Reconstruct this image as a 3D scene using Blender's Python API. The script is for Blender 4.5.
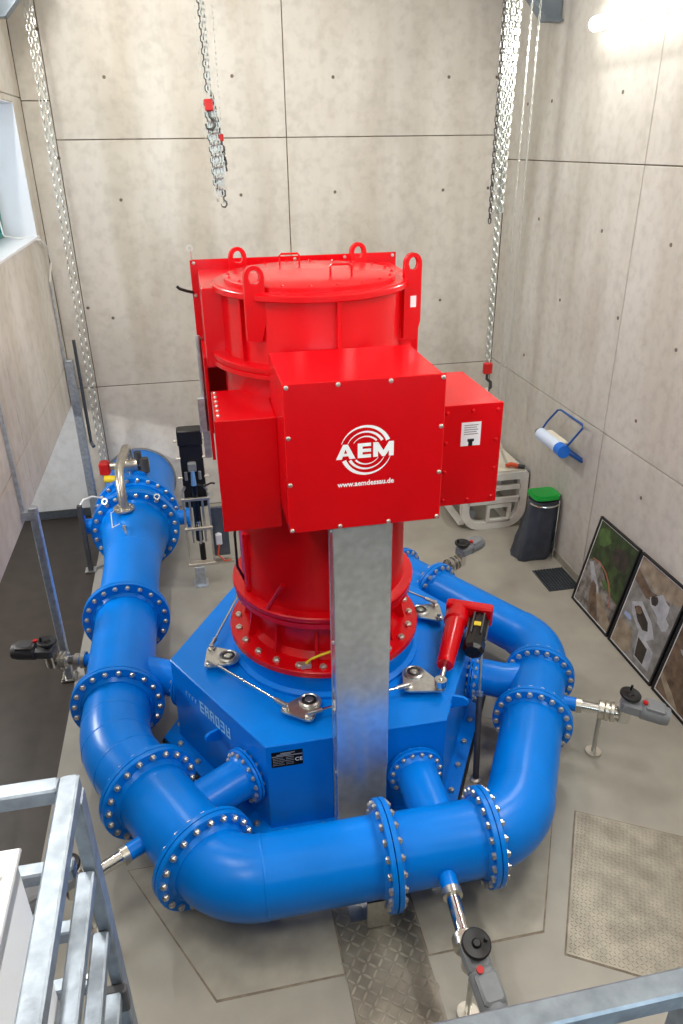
import bpy, math, random
from mathutils import Vector, Matrix
random.seed(7)
PI = math.pi
scene = bpy.context.scene
for o in list(bpy.data.objects): bpy.data.objects.remove(o)

# ------------------------------------------------------------------ camera
H = 5.0                                   # camera height above the machine hall floor
FPX = 740.0
PITCH, YAW, ROLL = (math.radians(a) for a in (26.46, 11.04, -0.76))
FW = Vector((math.sin(YAW)*math.cos(PITCH), math.cos(YAW)*math.cos(PITCH), -math.sin(PITCH)))
_r = Vector((math.cos(YAW), -math.sin(YAW), 0)); _u = _r.cross(FW)
RT = _r*math.cos(ROLL) + _u*math.sin(ROLL); UP = _u*math.cos(ROLL) - _r*math.sin(ROLL)
CAM = Vector((0, 0, H))
cd = bpy.data.cameras.new('camera'); cam = bpy.data.objects.new('camera', cd)
scene.collection.objects.link(cam)
m = Matrix((RT, UP, -FW)).transposed().to_4x4(); m.translation = CAM
cam.matrix_world = m
cd.sensor_width = 36; cd.sensor_fit = 'AUTO'; cd.lens = FPX/1024*36
cd.clip_start = .05; cd.clip_end = 200
scene.camera = cam
def ray(x, y): return FW + RT*((x-341.5)/FPX) - UP*((y-512)/FPX)
def onx(x, y, X): d = ray(x, y); return CAM + d*(X/d.x)
def ony(x, y, Y): d = ray(x, y); return CAM + d*(Y/d.y)
def onz(x, y, Z): d = ray(x, y); return CAM + d*((Z-H)/d.z)

# ------------------------------------------------------------------ world, exposure
w = bpy.data.worlds.new('sky'); scene.world = w; w.use_nodes = True
bg = w.node_tree.nodes['Background']; bg.inputs[0].default_value = (.74, .86, 1, 1); bg.inputs[1].default_value = 5.0
scene.view_settings.view_transform = 'Standard'; scene.view_settings.look = 'None'
scene.view_settings.gamma = 1; scene.view_settings.use_curve_mapping = False
scene.view_settings.exposure = 0.0
LAMP_W = 105.0                             # watts of each tube luminaire

# ------------------------------------------------------------------ helpers
COL = scene.collection
def lin(r, g, b):
    f = lambda c: (c/255/12.92) if c/255 <= .04045 else ((c/255+.055)/1.055)**2.4
    return (f(r), f(g), f(b), 1)
MATS = {}
def mat(name, col, rough=.5, metal=0, var=.0, scale=4, bump=0, bscale=40, col2=None, detail=6, coat=0, spec=.5, emit=None, trans=0):
    mt = bpy.data.materials.new(name); mt.use_nodes = True
    nt = mt.node_tree; b = nt.nodes['Principled BSDF']; c = lin(*col)
    b.inputs['Base Color'].default_value = c; b.inputs['Roughness'].default_value = rough
    b.inputs['Metallic'].default_value = metal; b.inputs['Specular IOR Level'].default_value = spec
    b.inputs['Coat Weight'].default_value = coat; b.inputs['Transmission Weight'].default_value = trans
    if emit: b.inputs['Emission Color'].default_value = c; b.inputs['Emission Strength'].default_value = emit
    tc = nt.nodes.new('ShaderNodeTexCoord')
    if var or col2:
        n = nt.nodes.new('ShaderNodeTexNoise'); n.inputs['Scale'].default_value = scale; n.inputs['Detail'].default_value = detail
        nt.links.new(tc.outputs['Object'], n.inputs['Vector'])
        rp = nt.nodes.new('ShaderNodeValToRGB'); rp.color_ramp.elements[0].position = .35; rp.color_ramp.elements[1].position = .68
        c2 = lin(*col2) if col2 else tuple(min(1, x*(1+var)) for x in c[:3])+(1,)
        c1 = c if col2 else tuple(x*(1-var) for x in c[:3])+(1,)
        rp.color_ramp.elements[0].color = c1; rp.color_ramp.elements[1].color = c2
        nt.links.new(n.outputs['Fac'], rp.inputs[0]); nt.links.new(rp.outputs[0], b.inputs['Base Color'])
    if bump:
        n2 = nt.nodes.new('ShaderNodeTexNoise'); n2.inputs['Scale'].default_value = bscale; n2.inputs['Detail'].default_value = 4
        nt.links.new(tc.outputs['Object'], n2.inputs['Vector'])
        bp = nt.nodes.new('ShaderNodeBump'); bp.inputs['Strength'].default_value = bump; bp.inputs['Distance'].default_value = .01
        nt.links.new(n2.outputs['Fac'], bp.inputs['Height']); nt.links.new(bp.outputs[0], b.inputs['Normal'])
    MATS[name] = mt
    return mt
def concrete(name, ca, cb, stain, streak=True):
    """board-smooth site concrete: cloudy tone, vertical run marks, fine pores"""
    mt = bpy.data.materials.new(name); mt.use_nodes = True; nt = mt.node_tree; b = nt.nodes['Principled BSDF']
    b.inputs['Roughness'].default_value = .75; b.inputs['Specular IOR Level'].default_value = .25
    tc = nt.nodes.new('ShaderNodeTexCoord')
    def noise(sc, det, scl=(1, 1, 1)):
        mp = nt.nodes.new('ShaderNodeMapping'); mp.inputs['Scale'].default_value = scl
        nt.links.new(tc.outputs['Object'], mp.inputs[0])
        n = nt.nodes.new('ShaderNodeTexNoise'); n.inputs['Scale'].default_value = sc; n.inputs['Detail'].default_value = det
        nt.links.new(mp.outputs[0], n.inputs['Vector']); return n.outputs['Fac']
    def ramp(f, p0, p1, c0, c1):
        r = nt.nodes.new('ShaderNodeValToRGB'); e = r.color_ramp.elements
        e[0].position, e[1].position = p0, p1; e[0].color, e[1].color = c0, c1
        nt.links.new(f, r.inputs[0]); return r.outputs[0]
    def mix(a, c, fac, mode='MULTIPLY'):
        x = nt.nodes.new('ShaderNodeMix'); x.data_type = 'RGBA'; x.blend_type = mode
        x.inputs['Factor'].default_value = fac
        nt.links.new(a, x.inputs['A']); nt.links.new(c, x.inputs['B']); return x.outputs['Result']
    base = ramp(noise(.9, 8), .3, .7, lin(*ca), lin(*cb))
    one = (1, 1, 1, 1)
    st = ramp(noise(1.1, 6, (1.6, 1.6, .22)), .34, .56, lin(*stain), one)
    out = mix(base, st, .7 if streak else .25)
    fine = ramp(noise(9, 8), .3, .55, (.80, .79, .78, 1), one)
    out = mix(out, fine, .6)
    pores = ramp(noise(55, 2), .24, .30, (.5, .48, .45, 1), one)
    out = mix(out, pores, .55)
    nt.links.new(out, b.inputs['Base Color'])
    bp = nt.nodes.new('ShaderNodeBump'); bp.inputs['Strength'].default_value = .12; bp.inputs['Distance'].default_value = .02
    nt.links.new(noise(14, 6), bp.inputs['Height']); nt.links.new(bp.outputs[0], b.inputs['Normal'])
    MATS[name] = mt; return mt

concrete('concrete', (199, 194, 184), (213, 209, 200), (228, 223, 213))
concrete('concrete_right', (197, 193, 184), (211, 208, 200), (228, 224, 216))
concrete('bay_paint', (205, 206, 206), (220, 221, 221), (220, 220, 218), False)
mat('joint', (132, 121, 106), .9, var=.25, scale=12)
mat('tie', (112, 102, 90), .9, var=.2, scale=60)
mat('floor', (158, 154, 143), .42, var=.10, scale=2.2, bump=.05, bscale=120, detail=8)
mat('floor_plate', (160, 155, 142), .38, var=.12, scale=5, bump=.06, bscale=150)
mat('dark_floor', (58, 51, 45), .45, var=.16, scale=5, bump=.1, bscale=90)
mat('steel_plate', (158, 152, 138), .45, metal=.35, var=.2, scale=6)
mat('worn_plate', (140, 134, 121), .42, metal=.35, var=.28, scale=5)
mat('blue', (0, 122, 222), .28, var=.05, scale=3, bump=.02, bscale=60, spec=.26)
mat('red', (202, 2, 15), .25, var=.04, scale=3, bump=.03, bscale=45, coat=.1, spec=.35)
mat('red_hook', (190, 25, 20), .4)
mat('galv', (190, 198, 206), .38, metal=.75, var=.16, scale=22, bump=.03, bscale=90)
mat('galv_rail', (138, 147, 156), .42, metal=.7, var=.2, scale=26, bump=.05, bscale=120)
mat('galv_sheet', (222, 228, 234), .24, metal=.8, var=.10, scale=18, bump=.015, bscale=40)
mat('bolt', (205, 200, 190), .3, metal=.8, var=.1, scale=60)
mat('chrome', (222, 222, 220), .14, metal=1)
mat('steel', (196, 196, 192), .28, metal=.9, var=.08, scale=30)
mat('stainless', (205, 200, 188), .3, metal=.85, var=.1, scale=20)
mat('black', (22, 22, 24), .45)
mat('black_gloss', (14, 14, 16), .25)
mat('rubber', (20, 19, 19), .8)
mat('grey_cast', (128, 132, 136), .45, var=.06, scale=20)
mat('dark_cast', (62, 62, 64), .5, var=.1, scale=20)
mat('white_paint', (226, 224, 216), .4, var=.05, scale=8)
mat('white_panel', (222, 224, 228), .35, var=.02, scale=3)
mat('white_print', (240, 240, 240), .5)
mat('pale_print', (150, 206, 240), .5)
mat('grey_print', (150, 152, 156), .5)
mat('label_white', (226, 230, 234), .5)
mat('bag', (62, 68, 80), .38, var=.18, scale=9, bump=.5, bscale=12)
mat('green_lid', (20, 165, 62), .4)
mat('grate', (96, 104, 112), .4, metal=.6, var=.1, scale=20)
mat('chain', (198, 202, 196), .35, metal=.6)
mat('chain_dark', (84, 84, 82), .4, metal=.6)
mat('webbing', (214, 208, 192), .8)
mat('orange', (205, 78, 40), .6)
mat('teal', (16, 122, 112), .4)
mat('paper', (206, 220, 240), .8)
mat('frame_blue', (20, 78, 150), .4)
mat('bright_blue', (20, 110, 215), .35)
mat('yellow', (222, 196, 30), .5)
mat('cable_white', (222, 224, 220), .5)
mat('sky_blue', (110, 160, 214), .3)
mat('crane_grey', (128, 140, 150), .45, metal=.3, var=.08, scale=6)
mat('crane_blue', (128, 160, 176), .5)
mat('lamp_body', (225, 226, 228), .5)
mat('tube', (255, 250, 240), .5, emit=14)
g = mat('glass', (235, 245, 245), .03, trans=1)

class MB:
    """collects shapes; build() links them as one mesh object"""
    def __init__(s): s.v = []; s.f = []; s.mi = []; s.cur = 0
    def add(s, vs, fs, M=None):
        n = len(s.v)
        s.v += [(M @ Vector(p))[:] if M else tuple(p) for p in vs]
        s.f += [tuple(i+n for i in f) for f in fs]; s.mi += [s.cur]*len(fs); return s
    def box(s, a, b, M=None, bev=0):
        x0, y0, z0 = (min(a[i], b[i]) for i in range(3)); x1, y1, z1 = (max(a[i], b[i]) for i in range(3))
        if bev <= 0:
            return s.add([(x0,y0,z0),(x1,y0,z0),(x1,y1,z0),(x0,y1,z0),(x0,y0,z1),(x1,y0,z1),(x1,y1,z1),(x0,y1,z1)],
                         [(0,3,2,1),(4,5,6,7),(0,1,5,4),(1,2,6,5),(2,3,7,6),(3,0,4,7)], M)
        c = bev; pts = []
        for z, i in ((z0, c), (z0+c, 0), (z1-c, 0), (z1, c)):
            X0, X1, Y0, Y1 = x0+i, x1-i, y0+i, y1-i
            pts += [(X0+c,Y0,z),(X1-c,Y0,z),(X1,Y0+c,z),(X1,Y1-c,z),(X1-c,Y1,z),(X0+c,Y1,z),(X0,Y1-c,z),(X0,Y0+c,z)]
        fs = [tuple(range(7,-1,-1)), tuple(range(24,32))]
        for l in range(3):
            for k in range(8): fs.append((l*8+k, l*8+(k+1)%8, (l+1)*8+(k+1)%8, (l+1)*8+k))
        return s.add(pts, fs, M)
    def lathe(s, prof, n=32, M=None, closed=False):
        """prof: (r, z) list revolved about z; r=0 ends are capped by a pole"""
        vs = []; fs = []; rows = []
        for r, z in prof:
            if r < 1e-6: rows.append([len(vs)]); vs.append((0, 0, z))
            else:
                rows.append(list(range(len(vs), len(vs)+n)))
                vs += [(r*math.cos(2*PI*k/n), r*math.sin(2*PI*k/n), z) for k in range(n)]
        pairs = list(zip(rows, rows[1:])) + ([(rows[-1], rows[0])] if closed else [])
        for a, b in pairs:
            for k in range(n):
                j = (k+1) % n
                if len(a) == 1 and len(b) == 1: continue
                if len(a) == 1: fs.append((a[0], b[j], b[k]))
                elif len(b) == 1: fs.append((a[k], a[j], b[0]))
                else: fs.append((a[k], a[j], b[j], b[k]))
        return s.add(vs, fs, M)
    def cyl(s, p, q, r, r2=None, n=16, cap=True):
        p = Vector(p); q = Vector(q); M = align(p, q-p); L = (q-p).length; r2 = r if r2 is None else r2
        pr = [(r, 0), (r2, L)]
        if cap: pr = [(0, 0)]+pr+[(0, L)]
        return s.lathe(pr, n, M)
    def sweep(s, pts, r, n=12, cap=True):
        pts = [Vector(p) for p in pts]; N = len(pts); rs = r if isinstance(r, (list, tuple)) else [r]*N
        T = [(pts[min(i+1, N-1)]-pts[max(i-1, 0)]).normalized() for i in range(N)]
        ref = Vector((0, 0, 1)) if abs(T[0].z) < .9 else Vector((1, 0, 0))
        u = T[0].cross(ref).normalized(); vs = []; fs = []
        for i in range(N):
            u = (u - T[i]*u.dot(T[i])).normalized(); v = T[i].cross(u)
            vs += [pts[i]+(u*math.cos(2*PI*k/n)+v*math.sin(2*PI*k/n))*rs[i] for k in range(n)]
        for i in range(N-1):
            for k in range(n): fs.append((i*n+k, i*n+(k+1)%n, (i+1)*n+(k+1)%n, (i+1)*n+k))
        if cap: fs += [tuple(range(n-1, -1, -1)), tuple(range((N-1)*n, N*n))]
        return s.add(vs, fs)
    def prism(s, poly, z0, z1, M=None):
        n = len(poly); vs = [(x, y, z0) for x, y in poly]+[(x, y, z1) for x, y in poly]
        fs = [tuple(range(n-1, -1, -1)), tuple(range(n, 2*n))]+[(k, (k+1)%n, n+(k+1)%n, n+k) for k in range(n)]
        return s.add(vs, fs, M)
    def ringprism(s, outer, inner, z0, z1, M=None):
        n = len(outer); vs = [(x, y, z) for z in (z0, z1) for pl in (outer, inner) for x, y in pl]
        O0, I0, O1, I1 = 0, n, 2*n, 3*n; fs = []
        for k in range(n):
            j = (k+1) % n
            fs += [(O0+k, O0+j, O1+j, O1+k), (I0+j, I0+k, I1+k, I1+j), (O1+k, O1+j, I1+j, I1+k), (O0+j, O0+k, I0+k, I0+j)]
        return s.add(vs, fs, M)
    def build(s, name, mats, parent=None, smooth=True, origin=None, ang=35):
        me = bpy.data.meshes.new(name)
        vs = s.v if origin is None else [tuple(Vector(p)-Vector(origin)) for p in s.v]
        me.from_pydata(vs, [], s.f); me.update()
        for x in (mats if isinstance(mats, (list, tuple)) else [mats]): me.materials.append(MATS[x])
        if any(s.mi): me.polygons.foreach_set('material_index', s.mi)
        if smooth:
            me.polygons.foreach_set('use_smooth', [True]*len(me.polygons)); me.set_sharp_from_angle(angle=math.radians(ang))
        return link(name, me, parent, origin)
def link(name, me, parent=None, origin=None):
    o = bpy.data.objects.new(name, me); COL.objects.link(o)
    if origin is not None: o.location = origin
    if parent is not None: setpar(o, parent)
    return o
def world(o):
    M = o.matrix_basis.copy()
    while o.parent: M = o.parent.matrix_basis @ M if o.matrix_parent_inverse == Matrix() else o.parent.matrix_basis @ o.matrix_parent_inverse @ M; o = o.parent
    return M
def setpar(o, p):                         # parts are modelled in world coordinates; keep them there
    o.parent = p; o.matrix_parent_inverse = world(p).inverted()
def align(p, d):
    q = Vector(d).normalized().to_track_quat('Z', 'Y'); M = q.to_matrix().to_4x4(); M.translation = Vector(p); return M
def tag(o, label, cat, group=None):
    o['label'] = label; o['category'] = cat
    if group: o['group'] = group
    return o
def thing(name, label, cat, loc, group=None):
    o = bpy.data.objects.new(name, None); COL.objects.link(o); o.location = loc; o.empty_display_size = .1
    return tag(o, label, cat, group)
def struct(o): o['kind'] = 'structure'; return o
def text_mb(txt, size, M, depth=.0015, sx=1.0, offset=0.0, shear=0):
    cu = bpy.data.curves.new('t', 'FONT'); cu.body = txt; cu.size = size; cu.align_x = 'CENTER'; cu.align_y = 'CENTER'
    cu.offset = offset; cu.extrude = depth; cu.resolution_u = 3; cu.shear = shear
    ob = bpy.data.objects.new('t', cu); COL.objects.link(ob)
    me = bpy.data.meshes.new_from_object(ob.evaluated_get(bpy.context.evaluated_depsgraph_get()))
    mb = MB(); mb.add([(v.co.x*sx, v.co.y, v.co.z) for v in me.vertices], [tuple(p.vertices) for p in me.polygons], M)
    bpy.data.objects.remove(ob); bpy.data.curves.remove(cu); bpy.data.meshes.remove(me)
    return mb
def wallM(p, xdir, up=(0, 0, 1)):          # local x along xdir, y up, z out of the face
    x = Vector(xdir).normalized(); y = Vector(up); z = x.cross(y); M = Matrix((x, y, z)).transposed().to_4x4(); M.translation = Vector(p); return M
def circ(r, n=32, c=(0, 0), a0=0): return [(c[0]+r*math.cos(a0+2*PI*k/n), c[1]+r*math.sin(a0+2*PI*k/n)) for k in range(n)]

# ------------------------------------------------------------------ the room
XL, XR, YB, ZC = -1.75, 4.45, 10.6, 7.6
YF = -2.4
floor = struct(MB().box((-1.58, YF, -.2), (XR, YB, 0)).build('floor', 'floor'))
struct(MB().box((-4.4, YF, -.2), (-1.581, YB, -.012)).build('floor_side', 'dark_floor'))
struct(MB().box((-4.8, YF-.3, ZC), (XR+.3, YB+.3, ZC+.2)).build('ceiling', 'concrete'))
def panels(parent, rects, axis, pos, sgn, t, m):
    """formwork panels: each proud of the wall core by t, leaving recessed joints"""
    g = .006
    for (a0, a1, z0, z1) in rects:
        if axis == 'y': a, b = (a0+g, pos, z0+g), (a1-g, pos+sgn*t, z1-g)
        else: a, b = (pos, a0+g, z0+g), (pos+sgn*t, a1-g, z1-g)
        mb = MB().box(a, b, bev=.004); mb.build('panel', m, parent, smooth=False)
T = .02
wb = struct(MB().box((-4.4, YB+T, -.2), (XR+.3, YB+.3, ZC)).build('wall_back', 'joint'))
panels(wb, [(XL, -1.42, 1.97, 5.5), (XL, -1.42, 5.5, ZC), (-1.42, 1.413, 1.97, 5.08), (-1.42, 1.413, 5.08, ZC),
            (1.413, XR, 1.97, 5.08), (1.413, XR, 5.08, ZC), (-1.42, 1.413, .0, 1.97), (1.413, XR, 0, 1.97), (XL, -1.42, .12, 1.97)], 'y', YB+T, -1, T, 'concrete')
panels(wb, [(-4.4, XL, .12, 2.0)], 'y', YB+T, -1, T, 'bay_paint')
wr = struct(MB().box((XR+T, YF-.3, -.2), (XR+.3, YB+T, ZC)).build('wall_right', 'joint'))
rr = []
for z0, z1 in ((.0, 2.02), (2.02, 4.78), (4.78, ZC)):
    ys = [YF, 1.8, 4.5, 7.2, YB]
    rr += [(a, b, z0, z1) for a, b in zip(ys, ys[1:])]
panels(wr, rr, 'x', XR+T, -1, T, 'concrete_right')
struct(MB().box((XR-.012, YF, 0), (XR, YB, .1)).build('baseboard_right', 'floor_plate'))
struct(MB().box((-4.4, YB-.012, 0), (-1.58, YB, .12)).build('baseboard_back', 'grate'))
# left wall: hangs above an opening to a side bay; one deep window, plus a nearer unseen one added for daylight
WB = 1.82
wins = [(7.3, 10.04, 4.02, 5.46), (1.6, 5.4, 4.02, 5.46)]
wl = struct(MB().box((XL-.38, YF, WB), (XL-T, 1.6, ZC)).box((XL-.38, 5.4, WB), (XL-T, 7.3, ZC)).box((XL-.38, 10.04, WB), (XL-T, YB, ZC))
            .box((XL-.38, 1.6, WB), (XL-T, 5.4, 4.02)).box((XL-.38, 1.6, 5.46), (XL-T, 5.4, ZC))
            .box((XL-.38, 7.3, WB), (XL-T, 10.04, 4.02)).box((XL-.38, 7.3, 5.46), (XL-T, 10.04, ZC)).build('wall_left', 'concrete', smooth=False))
JZ = 2.34
panels(wl, [(YF, 1.6, WB, JZ), (1.6, 5.4, WB, JZ), (5.4, 7.3, WB, JZ), (7.3, YB, WB, JZ), (YF, 1.6, JZ, 5.53), (1.6, 5.4, JZ, 4.02), (5.4, 7.3, JZ, 5.53),
            (7.3, 10.04, JZ, 4.02), (10.04, YB, JZ, 5.53), (1.6, 5.4, 5.46, ZC), (7.3, 10.04, 5.46, 5.53), (YF, 1.6, 5.53, ZC), (5.4, 7.3, 5.53, ZC), (7.3, YB, 5.53, ZC)], 'x', XL-T, 1, T, 'concrete')
for i, (y0, y1, z0, z1) in enumerate(wins):
    xw = XL-.36
    fr = struct(MB().box((xw-.06, y0, z0), (xw, y0+.07, z1)).box((xw-.06, y1-.07, z0), (xw, y1, z1)).box((xw-.06, y0, z0), (xw, y1, z0+.08))
           .box((xw-.06, y0, z1-.08), (xw, y1, z1)).box((xw-.06, (y0+y1)/2-.04, z0), (xw, (y0+y1)/2+.04, z1)).build('window_%d' % (i+1), 'teal', smooth=False))
    for a, b in ((y0+.07, (y0+y1)/2-.04), ((y0+y1)/2+.04, y1-.07)):
        MB().box((xw-.034, a, z0+.08), (xw-.026, b, z1-.08)).build('pane', 'glass', fr, smooth=False)
    lw = .012
    rv = MB().box((xw, y0, z0), (XL+.004, y0+lw, z1)).box((xw, y1-lw, z0), (XL+.004, y1, z1)).box((xw, y0+lw, z1-lw), (XL+.004, y1-lw, z1))
    rv.build('reveal', 'white_panel', fr, smooth=False)
    MB().box((xw, y0, z0), (XL+.03, y1, z0+.03), bev=.004).build('sill', 'white_panel', fr, smooth=False)
struct(MB().box((-4.7, YF, -.2), (-4.4, YB+.3, 3.0)).build('wall_bay', 'bay_paint'))
struct(MB().box((-4.4, YF, WB+1.0), (XL-.39, YB, 3.0)).build('ceiling_bay', 'bay_paint'))
GW = (-1.0, 3.7, 3.7, 6.1)               # unseen window added behind the camera to let in cool daylight
struct(MB().box((-4.7, YF-.3, -.2), (GW[0], YF, ZC)).box((GW[1], YF-.3, -.2), (XR+.3, YF, ZC)).box((GW[0], YF-.3, -.2), (GW[1], YF, GW[2])).box((GW[0], YF-.3, GW[3]), (GW[1], YF, ZC)).build('wall_front', 'concrete', smooth=False))
fr = MB()
for x in (GW[0], GW[0]+1.55, GW[0]+3.1, GW[1]-.07): fr.box((x, YF-.22, GW[2]), (x+.07, YF-.16, GW[3]))
for z in (GW[2], GW[3]-.07): fr.box((GW[0], YF-.22, z), (GW[1], YF-.16, z+.07))
fr = struct(fr.build('window_3', 'teal', smooth=False))
for k in range(3): MB().box((GW[0]+.07+k*1.55, YF-.195, GW[2]+.07), (GW[0]+1.53+k*1.55, YF-.187, GW[3]-.07)).build('pane', 'glass', fr, smooth=False)
# tie holes of the formwork
tie = MB().lathe([(0, .0), (.014, .0), (.022, .004), (.024, 0)], 10).v and MB().lathe([(.021, 0), (.019, .004), (.012, .003), (0, .002)], 12)
tme = None
def tie_at(p, d, parent):
    global tme
    M = align(p, d)
    if tme is None:
        o = tie.build('tie_hole', 'tie'); tme = o.data
    else: o = link('tie_hole', tme)
    o.matrix_world = M; o.matrix_basis = M; setpar(o, parent)
for x, y in [(104,77),(232,76),(333,77),(121,200),(241,195),(335,192),(449,77),(443,190),(497,77),(488,188),(37,29),(59,158),(88,308),(113,318),(345,322),(440,300)]:
    tie_at(ony(x, y, YB), (0, -1, 0), wb)
for x, y in [(623,92),(552,101),(602,231),(539,219),(671,245),(528,104),(636,421),(641,498),(524,355),(618,318),(560,300),(676,350)]:
    tie_at(onx(x, y, XR), (-1, 0, 0), wr)

# ------------------------------------------------------------------ lamps (tube luminaires on the walls; all but the first are added)
def luminaire(y, x, sgn, label, z=6.07, L=1.62):
    t = thing('tube_lamp', label, 'lamp', (x, y, z), 'tube lamps on the walls')
    MB().box((x, y-L/2, z-.05), (x+sgn*.06, y+L/2, z+.06), bev=.01).build('housing', 'lamp_body', t)
    MB().sweep([(x+sgn*.10, y-L/2+.02+k*(L-.04)/6, z) for k in range(7)], .068, 14).build('tube', 'tube', t)
    ld = bpy.data.lights.new('tube_light', 'AREA'); ld.shape = 'RECTANGLE'; ld.size = L; ld.size_y = .12; ld.energy = LAMP_W; ld.color = (1, .975, .935)
    lo = bpy.data.objects.new('tube_light', ld); COL.objects.link(lo)
    z_ = Vector((-sgn, 0, .45)).normalized(); x_ = Vector((0, 1, 0)); y_ = z_.cross(x_)
    M = Matrix((x_, y_, z_)).transposed().to_4x4(); M.translation = (x+sgn*.17, y, z-.02); lo.matrix_world = M; lo.matrix_basis = M; setpar(lo, t)
luminaire(7.56, XR, -1, 'lit white fluorescent tube lamp high on right concrete wall')
for y, s, nm in ((4.3, -1, 'second'), (1.0, -1, 'third')): luminaire(y, XR, -1, 'added tube lamp out of view on right wall, %s from the back' % nm)  # unseen pair added to light the front of the hall
luminaire(7.6, -4.4, 1, 'added tube lamp out of view in the side bay left of the wall', z=2.5)  # added to brighten the back wall of the bay
for y, nm in ((8.3, 'farthest'), (3.6, 'middle'), (.2, 'nearest')): luminaire(y, XL, 1, 'added tube lamp out of view on left wall, %s one' % nm, z=6.75)  # unseen row added above the frame as general hall light

# ------------------------------------------------------------------ floor plates
def lugs(poly, pitch, L, wd, h, z, ang0, zig=True):
    """raised lugs of checker plate inside a convex polygon"""
    mb = MB(); xs = [p[0] for p in poly]; ys = [p[1] for p in poly]
    def inside(x, y):
        for k in range(len(poly)):
            (ax, ay), (bx, by) = poly[k], poly[(k+1) % len(poly)]
            if (bx-ax)*(y-ay)-(by-ay)*(x-ax) < .012: return False
        return True
    cx, cy = sum(xs)/len(xs), sum(ys)/len(ys); R = max(math.hypot(x-cx, y-cy) for x, y in poly); n = int(R/pitch)+2
    ca, sa = math.cos(ang0), math.sin(ang0)
    for i in range(-n, n+1):
        for j in range(-n, n+1):
            u, v = i*pitch, j*pitch; x, y = cx+u*ca-v*sa, cy+u*sa+v*ca
            if not inside(x, y): continue
            a = ang0 + (PI/4 if (i+j) % 2 else -PI/4); c, s = math.cos(a), math.sin(a)
            P = [(-L/2, 0), (-L/4, -wd/2), (L/4, -wd/2), (L/2, 0), (L/4, wd/2), (-L/4, wd/2)]
            top = [(.72*p, .5*q) for p, q in P]
            vs = [(x+p*c-q*s, y+p*s+q*c, z) for p, q in P]+[(x+p*c-q*s, y+p*s+q*c, z+h) for p, q in top]
            mb.add(vs, [tuple(range(6, 12))]+[(k, (k+1) % 6, 6+(k+1) % 6, 6+k) for k in range(6)])
    return mb
def plate(name, poly, m, zt, label, lug=None, edge=.012, lugm=None):
    cx = sum(p[0] for p in poly)/len(poly); cy = sum(p[1] for p in poly)/len(poly)
    def off(d): return [(x+(x-cx)/max(.01, math.hypot(x-cx, y-cy))*d*1.3, y+(y-cy)/max(.01, math.hypot(x-cx, y-cy))*d*1.3) for x, y in poly]
    t = thing(name, label, 'floor plate', (cx, cy, 0))
    MB().prism(off(edge), .0002, zt*.4).build('rim', 'joint', t, smooth=False)
    MB().prism(poly, .0003, zt).build('sheet', m, t, smooth=False)
    return t
CX, CY = .93, 5.46
pl = plate('pit_cover', [(-.90, 4.13), (-.28, 3.02), (.565, 3.02), (.565, 4.13)], 'floor_plate', .006, 'plain grey floor cover plate below the front left pipe bend')
plate('pit_cover', [(1.165, 3.03), (2.0, 3.03), (2.62, 4.14), (1.165, 4.14)], 'floor_plate', .006, 'plain grey floor cover plate below the front right pipe bend')
tp = [(.58, -.5), (1.15, -.5), (1.15, 3.9), (.58, 3.9)]
t = plate('checker_plate', tp, 'worn_plate', .008, 'worn dark checker plate strip running towards the viewer on the floor')
o = lugs(tp, .058, .072, .018, .0045, .008, .12).build('tread_lugs', 'steel_plate', t, smooth=False); o['kind'] = 'stuff'
e1 = Vector((.5, .866)); e2 = Vector((.866, -.5)); A = Vector((2.72, 3.94))
rp = [A, A-e1*1.27, A-e1*1.27+e2*1.5, A+e2*1.5]; rp = [tuple(p) for p in rp]
t = plate('checker_plate', rp, 'steel_plate', .008, 'large bright checker plate on the floor beside the right pipe bend')
o = lugs(rp, .029, .027, .009, .003, .008, math.radians(60)).build('tread_lugs', 'steel_plate', t, smooth=False); o['kind'] = 'stuff'
# bare steel pit sheet between casing and right pipe
plate('pit_cover', [(1.75, 4.2), (2.25, 4.2), (2.72, 5.0), (2.3, 5.2)], 'worn_plate', .01, 'bare steel floor sheet between casing and right pipe')
# floor drain grate
gt = thing('drain_grate', 'grey square grid drain grate set in floor below the bin', 'grate', (4.2, 7.36, 0))
MB().box((4.0, 7.12, .0005), (4.41, 7.62, .004)).build('pit', 'black', gt, smooth=False)
fr = MB()
for k in range(11): fr.box((4.0+k*.04, 7.12, .002), (4.012+k*.04, 7.62, .016))
fr.build('bearing_bars', 'grate', gt, smooth=False)['kind'] = 'stuff'
fr = MB()
for k in range(13): fr.box((4.0, 7.12+k*.0405, .002), (4.41, 7.126+k*.0405, .013))
fr.build('cross_bars', 'grate', gt, smooth=False)['kind'] = 'stuff'

# ------------------------------------------------------------------ bolts and flanges
_bolt = {}
def bolt_mesh(L, r):
    k = (round(L, 3), round(r, 4))
    if k not in _bolt:
        hd = r*1.75; mb = MB()
        mb.lathe([(0, -L/2-r*1.5), (hd*.8, -L/2-r*1.5), (hd, -L/2-r*1.1), (hd, -L/2), (r, -L/2), (r, L/2), (hd, L/2), (hd, L/2+r*1.1), (hd*.8, L/2+r*1.5), (r*.8, L/2+r*1.5), (r*.8, L/2+r*2.1), (0, L/2+r*2.1)], 6)
        me = bpy.data.meshes.new('bolt'); me.from_pydata(mb.v, [], mb.f); me.materials.append(MATS['bolt']); _bolt[k] = me
    return _bolt[k]
def put(me, name, M, parent):
    o = bpy.data.objects.new(name, me); COL.objects.link(o); o.matrix_basis = M; setpar(o, parent); return o
def bolt_circle(parent, p, d, R, n, L, r, a0=0):
    B = align(p, d)
    for k in range(n):
        a = a0+2*PI*k/n
        put(bolt_mesh(L, r), 'bolt', B @ Matrix.Translation((R*math.cos(a), R*math.sin(a), 0)), parent)
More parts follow.
